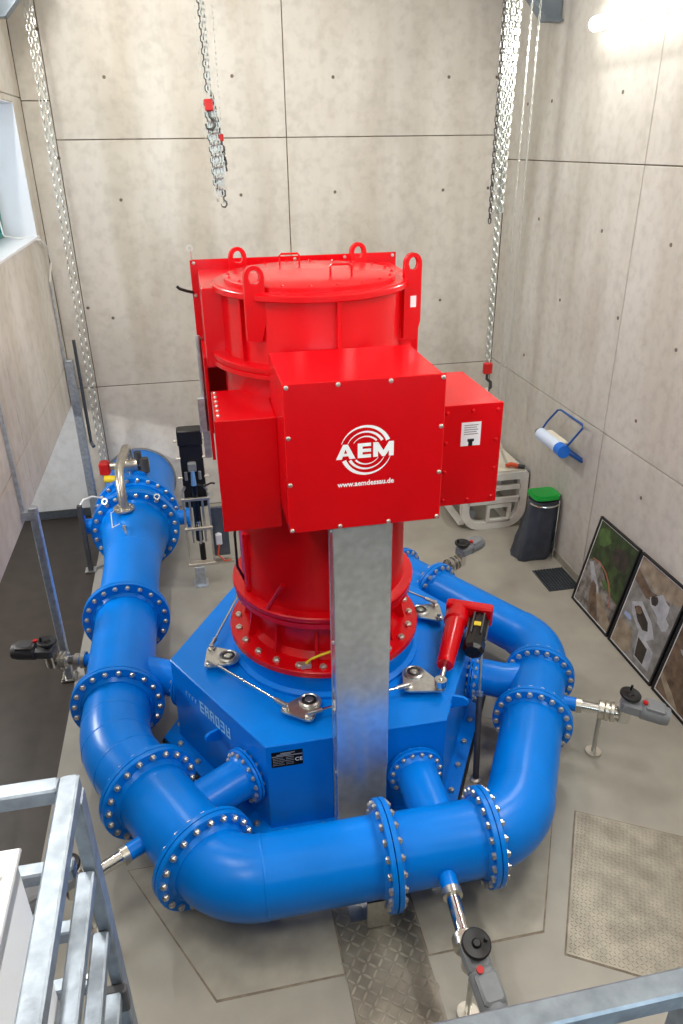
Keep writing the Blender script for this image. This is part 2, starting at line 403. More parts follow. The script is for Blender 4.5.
def flange_pair(root, p, d, Di, Do, n, th=.036, r=.0150, m='blue', gap=.008):
    M = align(p, d); out = None
    for s in (-1, 1):
        z0, z1 = s*gap/2, s*(gap/2+th); c = .005*s
        mb = MB().lathe([(Di/2*.96, z0), (Do/2, z0), (Do/2, z1-c), (Do/2-.005, z1), (Di/2+.025, z1), (Di/2+.002, z1+s*.035), (Di/2*.96, z1+s*.035)], 48, M)
        if s < 0: mb.f = [f[::-1] for f in mb.f]
        o = mb.build('flange', m, root); out = out or o
    MB().lathe([(Di/2*.9, -gap/2), (Do/2-.05, -gap/2), (Do/2-.05, gap/2), (Di/2*.9, gap/2)], 32, M).build('gasket', 'rubber', out)
    bolt_circle(out, p, d, Do/2-max(.034, (Do-Di)*.19), n, 2*th+gap, r, PI/n)
    return out

# ------------------------------------------------------------------ ring pipeline feeding the turbine
ZP, RA = .5, 1.93
def pol(r, a, z=ZP): return Vector((CX+r*math.cos(math.radians(a)), CY+r*math.sin(math.radians(a)), z))
def corner(a1, r1, a2, r2):                # where two ring legs (normal angle, distance) meet
    c1, s1, c2, s2 = (f(math.radians(a)) for a in (a1, a2) for f in (math.cos, math.sin)); det = c1*s2-s1*c2
    return Vector((CX+(r1*s2-r2*s1)/det, CY+(c1*r2-c2*r1)/det, ZP))
V01 = corner(180, 1.93, 210, 1.93); V12 = corner(210, 1.93, 270, 1.975); V23 = corner(270, 1.975, 330, 1.865)
V34 = corner(330, 1.865, 30, 1.90); V45 = corner(30, 1.90, 90, 1.93)
D0 = Vector((0, -1, 0)); D1 = (V12-V01).normalized(); D2 = Vector((1, 0, 0)); D3 = (V34-V23).normalized(); D4 = (V45-V34).normalized(); D5 = Vector((-1, 0, 0))
def elbow_pts(V, da, db, R, n=14):
    th = da.angle(db); t = R*math.tan(th/2); a = V-da*t; nrm = (db-da*db.dot(da)).normalized(); c = a+nrm*R
    return [c+(-nrm*math.cos(th*k/n)+da*math.sin(th*k/n))*R for k in range(n+1)]
ring = thing('ring_pipeline', 'thick blue bolted ring pipe curving around the hexagonal turbine casing', 'pipe', (CX, CY, 0))
def seg(name, pts, ds, n=40):
    N = len(pts); rs = [ds/2]*N if not isinstance(ds, (list, tuple)) else [x/2 for x in ds]
    return MB().sweep(pts, rs, n, cap=False).build(name, 'blue', ring, ang=50)
def bead(p, d, D, parent):                 # weld seam
    MB().lathe([(D/2, -.009), (D/2+.0035, -.004), (D/2+.0035, .004), (D/2, .009)], 40, align(p, d)).build('weld_seam', 'blue', parent)
F1 = Vector((V01.x, 6.89, ZP)); F2 = Vector((V01.x, 5.52, ZP)); F3 = V01+D1*.61; F4 = V12-D1*.265
F5 = Vector((.965, V12.y, ZP)); F6 = Vector((1.70, V12.y, ZP)); F7 = V23+D3*1.21; F8 = V23+D3*1.85; F9 = V34+D4*1.45; F10 = V34+D4*1.98
YV0, YV1 = 8.98, 9.42                      # butterfly valve faces
pv = Vector((V01.x, YV0, ZP))
rd = seg('reducer', [pv+Vector((0, -.04, 0)), pv+Vector((0, -.16, 0)), pv+Vector((0, -.85, 0)), pv+Vector((0, -1.3, 0)), F1+Vector((0, .05, 0))], [.84, .84, .66, .64, .64])
bead(pv+Vector((0, -.85, 0)), D0, .66, rd)
s1 = seg('tee_section', [F1, F2], .63)
e = elbow_pts(V01, D0, D1, 1.0); s2 = seg('elbow', [F2]+e+[F3], .585)
for k in (0, 7, 14): bead(e[k], (e[min(k+1, 14)]-e[max(k-1, 0)]), .585, s2)
s3 = seg('tee_section', [F3, F4], .57)
e = elbow_pts(V12, D1, D2, .45); s4 = seg('elbow', [F4]+e, .555); bead(e[-1], D2, .555, s4)
s4b = seg('straight_pipe', [e[-1], F5], .55)
s5 = seg('tee_section', [F5, F6], .535)
e = elbow_pts(V23, D2, D3, .56); s6 = seg('elbow', [F6]+e, .525); bead(e[-1], D3, .52, s6)
s6b = seg('straight_pipe', [e[-1], F7], .515)
s7 = seg('tee_section', [F7, F8], .49)
e = elbow_pts(V34, D3, D4, .5); s8 = seg('elbow', [F8]+e, .465); bead(e[-1], D4, .455, s8)
s8b = seg('straight_pipe', [e[-1], F9], .45)
s9 = seg('tee_section', [F9, F10], .41)
e = elbow_pts(V45, D4, D5, .36); s10 = seg('elbow', [F10]+e, .37)
s11 = seg('straight_pipe', [e[-1], pol(RA, 90)+Vector((-.5, 0, 0))], .36)
for p, d, Di, Do, n in ((F1, D0, .64, .90, 20), (F2, D0, .60, .82, 20), (F3, D1, .57, .79, 20), (F4, D1, .56, .78, 20), (F5, D2, .545, .76, 20), (F6, D2, .525, .70, 20),
                        (F7, D3, .50, .68, 20), (F8, D3, .48, .64, 20), (F9, D4, .43, .60, 16), (F10, D4, .40, .55, 16)):
    flange_pair(ring, p, d, Di, Do, n)
MB().lathe([(0, 0), (.2, 0), (.2, .03), (0, .03)], 24, align(pol(RA, 90)+Vector((-.5, 0, 0)), D5)).build('end_cap', 'blue', ring)
# jets: branch from each tee to its casing face
OFF, AP = .48, 1.23
for k, ang in enumerate((150, 210, 270, 330, 30, 90)):
    n = Vector((math.cos(math.radians(ang)), math.sin(math.radians(ang)), 0)); tdir = Vector((-n.y, n.x, 0))
    c = Vector((CX, CY, ZP))
    o_ = OFF-.02
    a = c+n*(AP+.02)+tdir*o_
    Db = .33
    if ang == 150:
        b = a+n*((a.x-(-1.0))/.866); pts = [b, a]
    else: b = c+n*(1.975 if ang == 270 else RA)+tdir*o_; pts = [b, a]
    if ang in (330, 30):                   # slightly cranked branches
        b = c+n*RA+tdir*(o_+.16); mid = c+n*(AP+.36)+tdir*o_; pts = [b, b.lerp(mid, .5), mid.lerp(a, .1), a]
    MB().sweep(pts, Db/2, 32, cap=False).build('branch_pipe', 'blue', ring, ang=60)
    flange_pair(ring, c+n*(AP+.045)+tdir*o_, n, Db, .46, 16, th=.022, r=.0115)
# pipe saddles under the ring
SAD = ['at the front beside the checker plate', 'at the lower left tee', 'at the right tee', 'at the left tee', 'at the inlet reducer']
for p, yaw in ((Vector((.87, V12.y, 0)), 0), (F3.lerp(F4, .5), 60), (V34-D3*.9, 60), (Vector((V01.x, 6.3, 0)), 90), (Vector((V01.x, 8.0, 0)), 90)):
    where = SAD.pop(0)
    M = Matrix.Translation((p.x, p.y, 0)) @ Matrix.Rotation(math.radians(yaw), 4, 'Z')
    sd = thing('pipe_saddle', 'grey steel saddle foot under blue ring pipe ' + where, 'pipe support', (p.x, p.y, 0), 'saddle feet under the ring pipe')
    MB().box((-.18, -.13, 0.009), (.18, .13, .021), M).build('foot_plate', 'steel', sd, smooth=False)
    cup = [(-.2, .02), (.2, .02)]+[(.3*math.sin(a), .5-.298*math.cos(a)) for a in (math.radians(d) for d in (38, 20, 0, -20, -38))]
    M2 = M @ wallM((0, 0, 0), (0, 1, 0)).to_4x4()
    MB().prism(cup, -.08, .08, M2).build('cradle', 'steel', sd, smooth=False)
# wall penetration pipe and butterfly valve
ip = thing('inlet_pipe', 'wide blue inlet pipe coming out of the back wall', 'pipe', (V01.x, YB, ZP))
MB().sweep([(V01.x, YB+.1, ZP), (V01.x, YV1+.03, ZP)], .49, 48, cap=False).build('barrel', 'blue', ip)
MB().lathe([(.49, 0), (.52, 0), (.52, .015), (.49, .02)], 48, align((V01.x, YB+.0, ZP), (0, -1, 0))).build('wall_collar', 'grey_cast', ip)
bv = thing('butterfly_valve', 'blue butterfly valve with wide bolted flanges on the inlet pipe', 'valve', (V01.x, (YV0+YV1)/2, ZP))
f = flange_pair(bv, (V01.x, YV0, ZP), D0, .84, 1.12, 24, th=.045, r=.0165)
f2 = flange_pair(bv, (V01.x, YV1, ZP), D0, .96, 1.12, 24, th=.045, r=.0165)
MB().lathe([(.45, 0), (.47, .06), (.47, YV1-YV0-.16), (.45, YV1-YV0-.1)], 48, align((V01.x, YV1-.05, ZP), D0)).build('body', 'blue', bv)
for s in (-1, 1):
    MB().cyl((V01.x+s*.44, 9.2, ZP), (V01.x+s*.68, 9.2, ZP), .10, n=24).cyl((V01.x+s*.66, 9.2, ZP), (V01.x+s*.70, 9.2, ZP), .15, n=24).build('shaft_boss', 'blue', bv)
    MB().lathe([(.042, -.012), (.042, .012), (.025, .012), (.025, -.012)], 16, align((V01.x+s*.32, YV0-.08, ZP+.47), (s*.3, -.6, .5)), closed=True).build('lifting_eye', 'steel', bv)
# vent pipe
vp = thing('vent_pipe', 'bent bare steel vent pipe with flange standing on the valve', 'vent pipe', (V01.x-.07, 8.72, .9))
vx = V01.x-.08
MB().lathe([(0, 0), (.13, 0), (.13, .022), (0, .022)], 24, align((vx, 8.72, .925), (0, -.05, 1))).build('base_flange', 'steel', vp)
MB().cyl((vx, 8.72, .84), (vx, 8.72, .925), .06).build('socket', 'blue', vp)
bolt_circle(vp, (vx, 8.72, .936), (0, 0, 1), .1, 8, .022, .009)
pp = [(vx, 8.72, .94), (vx, 8.73, 1.1), (vx-.01, 8.8, 1.26), (vx-.015, 8.95, 1.36), (vx+.0, 9.2, 1.40), (vx+.03, 9.6, 1.40), (vx+.04, 9.72, 1.36), (vx+.04, 9.78, 1.24), (vx+.04, 9.78, .86)]
MB().sweep(pp, .055, 18).build('bent_tube', 'stainless', vp, ang=60)
MB().sweep([(vx-.11, 8.7, .93), (vx-.15, 8.62, .93), (vx-.13, 8.4, .84), (vx-.03, 8.3, .93)], .006, 6).build('wire', 'cable_white', vp)
MB().cyl((vx+.02, 8.3, .76), (vx+.02, 8.3, .9), .022).cyl((vx+.02, 8.3, .9), (vx+.05, 8.15, .86), .012).build('drain_cock', 'steel', vp)
bvv = thing('ball_valve', 'small ball valve with red handle and yellow tag beside vent pipe', 'valve', (vx-.1, 9.75, 1.0))
MB().cyl((vx-.26, 9.75, 1.10), (vx+.3, 9.75, 1.10), .05).cyl((vx-.02, 9.75, 1.10), (vx+.14, 9.75, 1.10), .085).build('body', 'stainless', bvv)
MB().box((vx-.36, 9.66, 1.00), (vx-.22, 9.82, 1.18), bev=.02).build('handle', 'red_hook', bvv)
MB().cyl((vx-.30, 9.66, .96), (vx-.06, 9.60, .96), .05).build('tag_sleeve', 'yellow', bvv)
MB().cyl((vx+.16, 9.75, 1.02), (vx+.16, 9.75, 1.28), .05).cyl((vx+.24, 9.7, 1.0), (vx+.24, 9.7, 1.2), .06).build('solenoid', 'dark_cast', bvv)
MB().cyl((vx+.17, 9.7, .88), (vx+.17, 9.7, 1.02), .09, n=20).build('neck', 'blue', bvv)

# ------------------------------------------------------------------ drain valves on the tees
def drain_valve(p, ang, label, r0, stand=.62, dark=False, ext=0, droop=0, turn=0):
    """p: point on pipe axis, ang: outward direction"""
    n = Vector((math.cos(math.radians(ang)), math.sin(math.radians(ang)), 0)); s = Vector((-n.y, n.x, 0))
    P = lambda a, b=0, z=0: p+n*(a if a < r0+.16 else a+ext)+s*b+Vector((0, 0, z))
    t = thing('drain_valve', label, 'valve', (p.x+n.x*stand, p.y+n.y*stand, 0), 'motor valves on the ring pipe')
    a = r0-.02
    MB().cyl(P(a), P(r0+.11), .062, n=20).build('stub', 'blue', t)
    MB().cyl(P(r0+.10), P(r0+.15), .068, n=20).build('clamp', 'stainless', t)
    MB().cyl(P(r0+.14), P(r0+.36), .048, n=18).build('tube', 'chrome', t)
    MB().cyl(P(r0+.35), P(r0+.375), .088, n=20).cyl(P(r0+.395), P(r0+.42), .088, n=20).cyl(P(r0+.37), P(r0+.4), .06, n=18).build('tube_flange', 'stainless', t)
    for k in range(4):
        b = PI/4+k*PI/2
        put(bolt_mesh(.07, .008), 'bolt', align(P(r0+.385, .07*math.cos(b), .07*math.sin(b)), n), t)
    c = r0+.5; gm = 'dark_cast' if dark else 'grey_cast'
    MB().cyl(P(r0+.42), P(c), .05, n=16).cyl(P(c, 0, -.06), P(c, 0, .09), .062, n=20).build('valve_body', 'chrome', t)
    M = Matrix.Translation(P(c+.04, 0, .1)) @ Matrix.Rotation(math.radians(ang+turn), 4, 'Z') @ Matrix.Rotation(math.radians(droop), 4, 'Y')
    MB().box((-.08, -.075, -.045), (.10, .075, .07), M, bev=.02).build('gearbox', gm, t)
    mo = MB().lathe([(0, 0), (.07, 0), (.085, .02), (.085, .19), (.075, .24), (0, .25)], 20, M @ wallM((.08, 0, .01), (0, 1, 0)).to_4x4() @ Matrix.Rotation(0, 4, 'Z')).build('motor', gm, t)
    MB().box((.11, -.07, .04), (.28, .07, .10), M, bev=.015).build('terminal_cover', gm, t)
    MB().cyl(M @ Vector((.10, -.03, .1)), M @ Vector((.10, -.03, .118)), .022, n=12).build('indicator', 'red_hook', t)
    hw = M @ Vector((-.03, 0, .07)); up = (M.to_3x3() @ Vector((0, 0, 1)))
    hm = align(hw, up)
    MB().lathe([(.0, .0), (.02, 0), (.02, .035), (.082, .035), (.09, .045), (.09, .062), (.082, .07), (.03, .06), (.02, .075), (0, .075)], 24, hm).build('handwheel', 'black', t)
    MB().cyl(hm @ Vector((.055, 0, .06)), hm @ Vector((.055, 0, .11)), .011, n=8).build('crank_knob', 'black', t)
    fz = .021
    MB().cyl(P(stand, 0, fz-ZP), P(stand, 0, -.05), .02, n=14).build('stand_rod', 'steel', t)
    MB().cyl(P(stand, 0, .0005-ZP), P(stand, 0, fz-ZP), .07, n=20).build('stand_foot', 'stainless', t)
    MB().lathe([(.075, -.02), (.085, -.02), (.085, .02), (.075, .02)], 18, align(P(min(stand, r0+.385)), n), closed=True).build('pipe_clamp', 'stainless', t)
    return t
drain_valve(Vector((V01.x, 6.16, ZP)), 168, 'dark motor valve pointing left from the ring pipe beside grey post', .315, stand=.50, dark=True, ext=-.12)
drain_valve(F3.lerp(F4, .5), 210, 'motor valve on lower left pipe tee, partly behind the railing', .285, stand=.72)
drain_valve(Vector((1.35, V12.y, ZP)), 266, 'chrome motor valve with round black handwheel pointing towards the viewer', .267, stand=.80, droop=16, turn=9, ext=.08)
drain_valve(F7.lerp(F8, .5), 330, 'grey motor valve on slim stand in front of the framed pictures', .245, stand=.56, droop=8)
drain_valve(F9.lerp(F10, .42), 30, 'small grey motor valve behind the turbine near the bin', .205, stand=.5)

# ------------------------------------------------------------------ turbine casing
ZT = .95
cas = thing('turbine_casing', 'blue hexagonal steel turbine casing under the red generator', 'turbine', (CX, CY, 0))
def hexa(ap, a0=0): return [(CX+ap/math.cos(PI/6)*math.cos(math.radians(a0+60*k)), CY+ap/math.cos(PI/6)*math.sin(math.radians(a0+60*k))) for k in range(6)]
MB().prism(hexa(1.38), .0005, .045).build('seal_strip', 'rubber', cas, smooth=False)
bf = MB().ringprism(hexa(1.36), hexa(1.2), .045, .085).build('base_flange', 'blue', cas, smooth=False)
for k in range(6):
    a, b = Vector(hexa(1.295)[k]+(0,)), Vector(hexa(1.295)[(k+1) % 6]+(0,))
    for j in range(5):
        p = a.lerp(b, (j+.5)/5); put(bolt_mesh(.04, .016), 'bolt', Matrix.Translation((p.x, p.y, .065)), bf)
MB().ringprism(hexa(AP), hexa(AP-.03), .085, ZT-.03).build('shell', 'blue', cas, smooth=False)
tpm = MB(); o1, o2 = hexa(AP+.004), hexa(AP-.004)
tpm.prism(o1, ZT-.03, ZT-.008); tpm.add([p+(ZT-.008,) for p in o1]+[p+(ZT,) for p in o2], [tuple(range(6, 12))]+[(k, (k+1) % 6, 6+(k+1) % 6, 6+k) for k in range(6)])
tpm.build('top_plate', 'blue', cas, smooth=False)
MB().lathe([(.84, ZT), (.84, ZT+.03), (.80, ZT+.05), (.80, 1.16), (.4, 1.16)], 64, Matrix.Translation((CX-.02, CY+.02, 0))).build('bearing_ring', 'blue', cas)
def face_pt(ang, x, y):
    n = Vector((math.cos(math.radians(ang)), math.sin(math.radians(ang)), 0)); c = Vector((CX, CY, 0))+n*AP
    d = ray(x, y); return CAM+d*((c-CAM).dot(n)/d.dot(n)), n
# lifting eyes on the faces
for ang, x, y in ((210, 219, 733), (330, 452, 700)):
    p, n = face_pt(ang, x, y)
    sdir = n.cross(Vector((0, 0, 1)))
    M = wallM(p, n, (0, 0, 1))
    pl_ = [(0, -.07), (.10, -.02)]+[(.09+.045*math.cos(a), .045*math.sin(a)+.01) for a in (math.radians(q) for q in (-40, 0, 40, 90))]+[(0, .05)]
    MB().prism(pl_, -.012, .012, M).lathe([(0, -.013), (.02, -.013), (.02, .013), (0, .013)], 12, M @ Matrix.Translation((.085, .01, 0))).build('lifting_eye', 'blue', cas, smooth=False)
# worn white maker's lettering on the front left face (not legible in the photograph): stroke marks only
p0, n = face_pt(210, 186, 691); p1, _ = face_pt(210, 232, 737)
u = (p1-p0); u.z = 0; L = u.length; u.normalize(); mb = MB(); x = 0; zmid = (p0.z+p1.z)/2
M = wallM(Vector((p0.x, p0.y, zmid))+n*.0015, u)
rnd = random.Random(3)
for k in range(4):
    mb.box((x, -.022, 0), (x+.008, .022, .001), M); mb.box((x, .016, 0), (x+.03, .022, .001), M); x += .05
x += .03
while x < L-.07:
    wd_ = .06; bars = rnd.sample(range(6), 4)
    if 0 in bars or 1 in bars: mb.box((x, -.058, 0), (x+.017, .058, .001), M)
    if 2 in bars: mb.box((x+wd_-.017, -.058, 0), (x+wd_, .058, .0012), M)
    if 3 in bars: mb.box((x, .042, 0), (x+wd_, .058, .0014), M)
    if 4 in bars: mb.box((x, -.008, 0), (x+wd_, .008, .0016), M)
    if 5 in bars: mb.box((x, -.058, 0), (x+wd_, -.042, .0018), M)
    x += wd_+.02
mb.build('lettering', 'pale_print', cas, smooth=False)['label'] = 'worn pale maker lettering'
# name plate with CE mark
M = wallM((.377, CY-AP-.001, .805), (1, 0, 0))
npl = MB().box((-.12, -.075, 0), (.12, .075, .003), M).build('name_plate', 'black_gloss', cas, smooth=False)
mb = MB().box((-.118, .028, .003), (.118, .036, .0036), M)
for a, b, z in ((-.05, .06, .058), (-.08, .03, .045)): mb.box((a, z-.004, .003), (b, z+.004, .0036), M)
for k in range(5): mb.box((-.11, .012-.017*k, .003), (-.03+.01*(k % 3), .016-.017*k, .0036), M); mb.box((-.01, .012-.017*k, .003), (.05, .016-.017*k, .0036), M)
mb.build('print', 'grey_print', npl, smooth=False)
text_mb('CE', .05, M @ Matrix.Translation((.088, -.02, .003)), depth=.0006).build('ce_mark', 'white_print', npl, smooth=False)

def hull(pts):
    pts = sorted(set((round(x, 5), round(y, 5)) for x, y in pts))
    def half(ps):
        h = []
        for p in ps:
            while len(h) > 1 and (h[-1][0]-h[-2][0])*(p[1]-h[-2][1])-(h[-1][1]-h[-2][1])*(p[0]-h[-2][0]) <= 0: h.pop()
            h.append(p)
        return h
    a, b = half(pts), half(pts[::-1]); return a[:-1]+b[:-1]
# deflector levers and tie rods on top of the casing
piv = []
for k in range(6):
    th = 190+60*k
    er = Vector((math.cos(math.radians(th)), math.sin(math.radians(th)), 0)); et = Vector((-er.y, er.x, 0))
    B = Vector((CX, CY, ZT))+er*.93
    # local x = radial, y = tangential
    pa, pb = (.11, -.165), (.175, .03)
    if k == 2: pa, pb = (.07, -.18), (.27, -.02)
    M = Matrix((er, et, Vector((0, 0, 1)))).transposed().to_4x4(); M.translation = B
    pts = circ(.098, 24)+circ(.042, 14, pa)+circ(.042, 14, pb)
    lv = MB().prism(hull(pts), .05, .066, M).build('lever', 'steel', cas, smooth=False)
    MB().lathe([(.06, .0), (.06, .05)], 20, M).build('bearing_post', 'blue', lv)
    MB().lathe([(0, .066), (.085, .066), (.085, .082), (.07, .09), (.062, .084), (.03, .084), (.025, .09), (0, .09)], 28, M).build('bearing_cap', 'steel', lv)
    MB().lathe([(.036, .0905), (.060, .0855)], 20, M).build('cap_groove', 'black', lv)
    for q in (pa, pb):
        MB().lathe([(0, .066), (.03, .066), (.03, .085), (.018, .088), (.018, .115), (0, .115)], 12, M @ Matrix.Translation((q[0], q[1], 0))).build('pin', 'bolt', lv)
    piv.append((M @ Vector((pa[0], pa[1], .1)), M @ Vector((pb[0], pb[1], .1))))
for k in range(6):
    if k == 2: a, b = piv[2][0]+Vector((.0, .0, 0)), piv[3][0]
    a, b = piv[k][1], piv[(k+1) % 6][0]
    if k == 2: a = piv[2][0].lerp(piv[2][1], .6)
    if (k % 6) == 1: a = piv[1][1]
    d = (b-a).normalized()
    if k == 2: continue                   # this lever is moved by the servo instead
    rd_ = MB().cyl(a+d*.05, b-d*.05, .0115, n=12).build('tie_rod', 'chrome', cas)
    MB().cyl(a-d*.0, a+d*.11, .02, n=10).cyl(b-d*.11, b, .02, n=10).build('rod_end', 'steel', rd_)
# servo actuator
sv = thing('servo_actuator', 'red linear actuator with black motor lying on the casing edge', 'actuator', (1.68, 4.60, 1.0))
R0 = piv[2][1]+Vector((0, 0, .02)); R1 = Vector((2.15, 5.40, 1.17)); d = (R1-R0).normalized(); sd_ = d.cross(Vector((0, 0, 1))).normalized(); un = sd_.cross(d)
MB().cyl(R0, R0+d*.3, .024, n=16).build('piston_rod', 'chrome', sv)
MB().lathe([(.02, -.03), (.05, -.03), (.05, .03), (.02, .03)], 16, Matrix.Translation(R0), closed=True).build('rod_eye', 'chrome', sv)
MB().lathe([(0, 0), (.066, 0), (.074, .015), (.074, .05), (.07, .055), (.074, .07), (.092, .54), (.108, .56), (.108, .70), (.09, .74), (0, .74)], 24, align(R0+d*.2, d)).build('barrel', 'red', sv)
G = Matrix((sd_, d, un)).transposed().to_4x4(); G.translation = R0+d*.9
MB().box((-.11, -.02, -.10), (.31, .08, .10), G, bev=.015).build('gear_case', 'red', sv)
mo = MB().lathe([(0, 0), (.08, 0), (.084, .02), (.084, .32), (.094, .33), (.094, .43), (.07, .46), (0, .46)], 8, align(G @ Vector((.2, -.02, -.01)), -d)).build('motor', 'black_gloss', sv, ang=25)
for a in range(6):
    q = 2*PI*a/6
    MB().box((.2+.086*math.cos(q)-.006, -.3, -.01+.086*math.sin(q)-.006), (.2+.086*math.cos(q)+.006, -.03, -.01+.086*math.sin(q)+.006), G).build('cooling_rib', 'dark_cast', mo, smooth=False)
MB().box((.17, -.22, .07), (.23, -.17, .079), G).build('label', 'yellow', mo, smooth=False)
MB().box((-.05, -.07, -.25), (.05, .05, -.07), G).build('mount', 'blue', sv, smooth=False)
st = thing('support_strut', 'slim dark telescopic strut standing right of the blue casing', 'strut', (2.03, 4.44, 0))
a, b = Vector((2.03, 4.44, .02)), Vector((2.20, 4.95, 1.10))
MB().cyl(a, a.lerp(b, .62), .027, n=14).build('lower_tube', 'dark_cast', st)
MB().cyl(a.lerp(b, .6), a.lerp(b, .63), .032, n=14).cyl(b-(b-a).normalized()*.1, b, .022, n=12).build('collar', 'steel', st)
MB().cyl(a.lerp(b, .62), b, .013, n=10).build('upper_rod', 'steel', st)
MB().lathe([(0, .01), (.05, .01), (.05, .02), (.02, .03), (0, .03)], 18, Matrix.Translation((2.03, 4.44, 0))).build('foot', 'stainless', st)

# ------------------------------------------------------------------ generator
GX, GY = .895, 5.48
gen = thing('generator', 'tall glossy red vertical generator on the blue turbine casing', 'generator', (GX, GY, 1.16))
A0 = Matrix.Translation((GX, GY, 0)); A1 = Matrix.Translation((GX-.035, GY, 0))
bfl = MB().lathe([(.55, 1.162), (.83, 1.162), (.835, 1.168), (.835, 1.21), (.828, 1.218), (.55, 1.218)], 72, A0).build('base_flange', 'red', gen)
for k in range(24):
    a = 2*PI*(k+.3)/24
    put(bolt_mesh(.05, .018), 'bolt', Matrix.Translation((GX+.765*math.cos(a), GY+.765*math.sin(a), 1.192)), bfl)
MB().lathe([(.66, 1.218), (.62, 1.27), (.62, 1.62)], 64, A0).build('neck', 'red', gen)
for k in range(12):
    a = 2*PI*(k+.5)/12; M = A0 @ Matrix.Rotation(a, 4, 'Z') @ Matrix.Rotation(PI/2, 4, 'X')
    MB().prism([(.6, 1.218), (.72, 1.218), (.70, 1.30), (.66, 1.55), (.70, 1.6), (.6, 1.6)], -.012, .012, M).build('gusset', 'red', gen, smooth=False)
MB().lathe([(.62, 1.58), (.755, 1.58), (.765, 1.59), (.765, 1.635), (.75, 1.64), (.75, 1.652), (.775, 1.655), (.78, 1.665), (.78, 1.69), (.77, 1.70), (.70, 1.71)], 72, A0).build('lower_ring', 'red', gen)
MB().lathe([(.70, 1.70), (.695, 1.75), (.695, 3.60)], 72, A0).build('stator_shell', 'red', gen)
MB().lathe([(.69, 3.57), (.735, 3.575), (.742, 3.58), (.742, 3.61), (.73, 3.615), (.73, 3.625), (.742, 3.63), (.742, 3.655), (.73, 3.66), (.65, 3.665)], 72, A1).build('upper_ring', 'red', gen)
MB().lathe([(.655, 3.66), (.65, 3.68), (.65, 4.09)], 72, A1).build('upper_shell', 'red', gen)
MB().lathe([(.60, 4.085), (.70, 4.085), (.708, 4.092), (.708, 4.125), (.70, 4.132), (.69, 4.134), (.69, 4.138), (.60, 4.14)], 72, A1).build('top_rim', 'red', gen)
lid = MB().lathe([(.615, 4.132), (.62, 4.138), (.62, 4.165), (.61, 4.172), (.3, 4.186), (0, 4.19)], 72, A1).build('lid', 'red', gen)
for (hx, hy, w_) in ((.17, -.30, .15), (-.10, .34, .15)):
    p = Vector((GX-.035+hx, GY+hy, 4.175)); e = Vector((w_/2, 0, 0))
    MB().sweep([p-e, p-e+Vector((0, 0, .075)), p-e+Vector((.012, 0, .088)), p+e+Vector((-.012, 0, .088)), p+e+Vector((0, 0, .075)), p+e], .008, 8).build('handle', 'red', lid)
bolt_mesh_red = bolt_mesh(.03, .007).copy(); bolt_mesh_red.materials.clear(); bolt_mesh_red.materials.append(MATS['red'])
for k in range(20):
    a = 2*PI*(k+.5)/20; put(bolt_mesh_red, 'bolt', Matrix.Translation((GX-.035+.59*math.cos(a), GY+.59*math.sin(a), 4.155)), lid)
for a_, rr_ in ((277, 0), (216, 0)):
    a = math.radians(a_); M = A1 @ Matrix.Rotation(a, 4, 'Z')
    MB().box((.63, -.014, 3.66), (.685, .014, 4.088), M, bev=.004).build('rib', 'red', gen, smooth=False)
# lifting lugs: upright plates, all facing the front
for a_, rad, low in ((229, .69, .40), (343, .735, .52), (47, .68, .2), (135, .68, .25)):
    a = math.radians(a_); w_ = .068; zc = 4.235
    M = wallM((GX-.035+rad*math.cos(a), GY+rad*math.sin(a), 0), (math.cos(math.radians(12)), math.sin(math.radians(12)), 0))
    outer = [(-w_, zc-low), (w_*.45, zc-low-.02), (w_, zc-low+.12), (w_, zc)]+[(w_*math.cos(q), zc+w_*1.1*math.sin(q)) for q in (math.radians(x) for x in range(15, 180, 15))]+[(-w_, zc)]
    inner = [(.038*math.cos(q), zc+.046*math.sin(q)) for q in (math.atan2(oz-zc, ox) for ox, oz in outer)]
    inner[0] = (-.026, zc-.034); inner[1] = (.016, zc-.042); inner[2] = (.03, zc-.03); inner[3] = (.038, zc)
    lg_ = MB().ringprism(outer, inner, -.018, .018, M).build('lifting_lug', 'red', gen, smooth=False)
    if a_ == 343: MB().prism([(-.018, zc-.30), (.028, zc-.30), (.028, zc-.22), (-.018, zc-.22)], .018, .019, M).build('slot', 'white_panel', lg_, smooth=False)
# front terminal box with logo
FY = 4.05
fb = MB().box((.462, FY+.012, 2.835), (1.428, 4.82, 3.775), bev=.006).build('terminal_box', 'red', gen, smooth=False)
cv = MB().box((.458, FY, 2.83), (1.432, FY+.012, 3.785), bev=.004).build('cover_plate', 'red', fb, smooth=False)
_sc = MB().lathe([(.014, 0), (.014, .006), (.009, .011), (0, .012)], 10); so = _sc.build('screw', 'bolt'); scm = so.data; bpy.data.objects.remove(so)
def screw(p, d, parent): put(scm, 'screw', align(p, d), parent)
for x in (.478, .78, 1.093, 1.412):
    for z in (3.765, 2.85): screw((x, FY, z), (0, -1, 0), fb)
for z in (3.46, 3.16):
    for x in (.478, 1.412): screw((x, FY, z), (0, -1, 0), fb)
LC = Vector((.946, FY-.001, 3.345))
def arc(ra, a0, a1, t0, t1, n=26):
    mb = MB(); vs = []
    for k in range(n+1):
        q = math.radians(a0+(a1-a0)*k/n); t_ = t0+(t1-t0)*k/n
        vs += [(ra*math.cos(q), ra*math.sin(q), 0), ((ra-t_)*math.cos(q), (ra-t_)*math.sin(q), 0)]
    fs = [(2*k, 2*k+1, 2*k+3, 2*k+2) for k in range(n)]
    M = wallM(LC, (1, 0, 0)); mb.add(vs, fs, M); return mb
lg = MB()
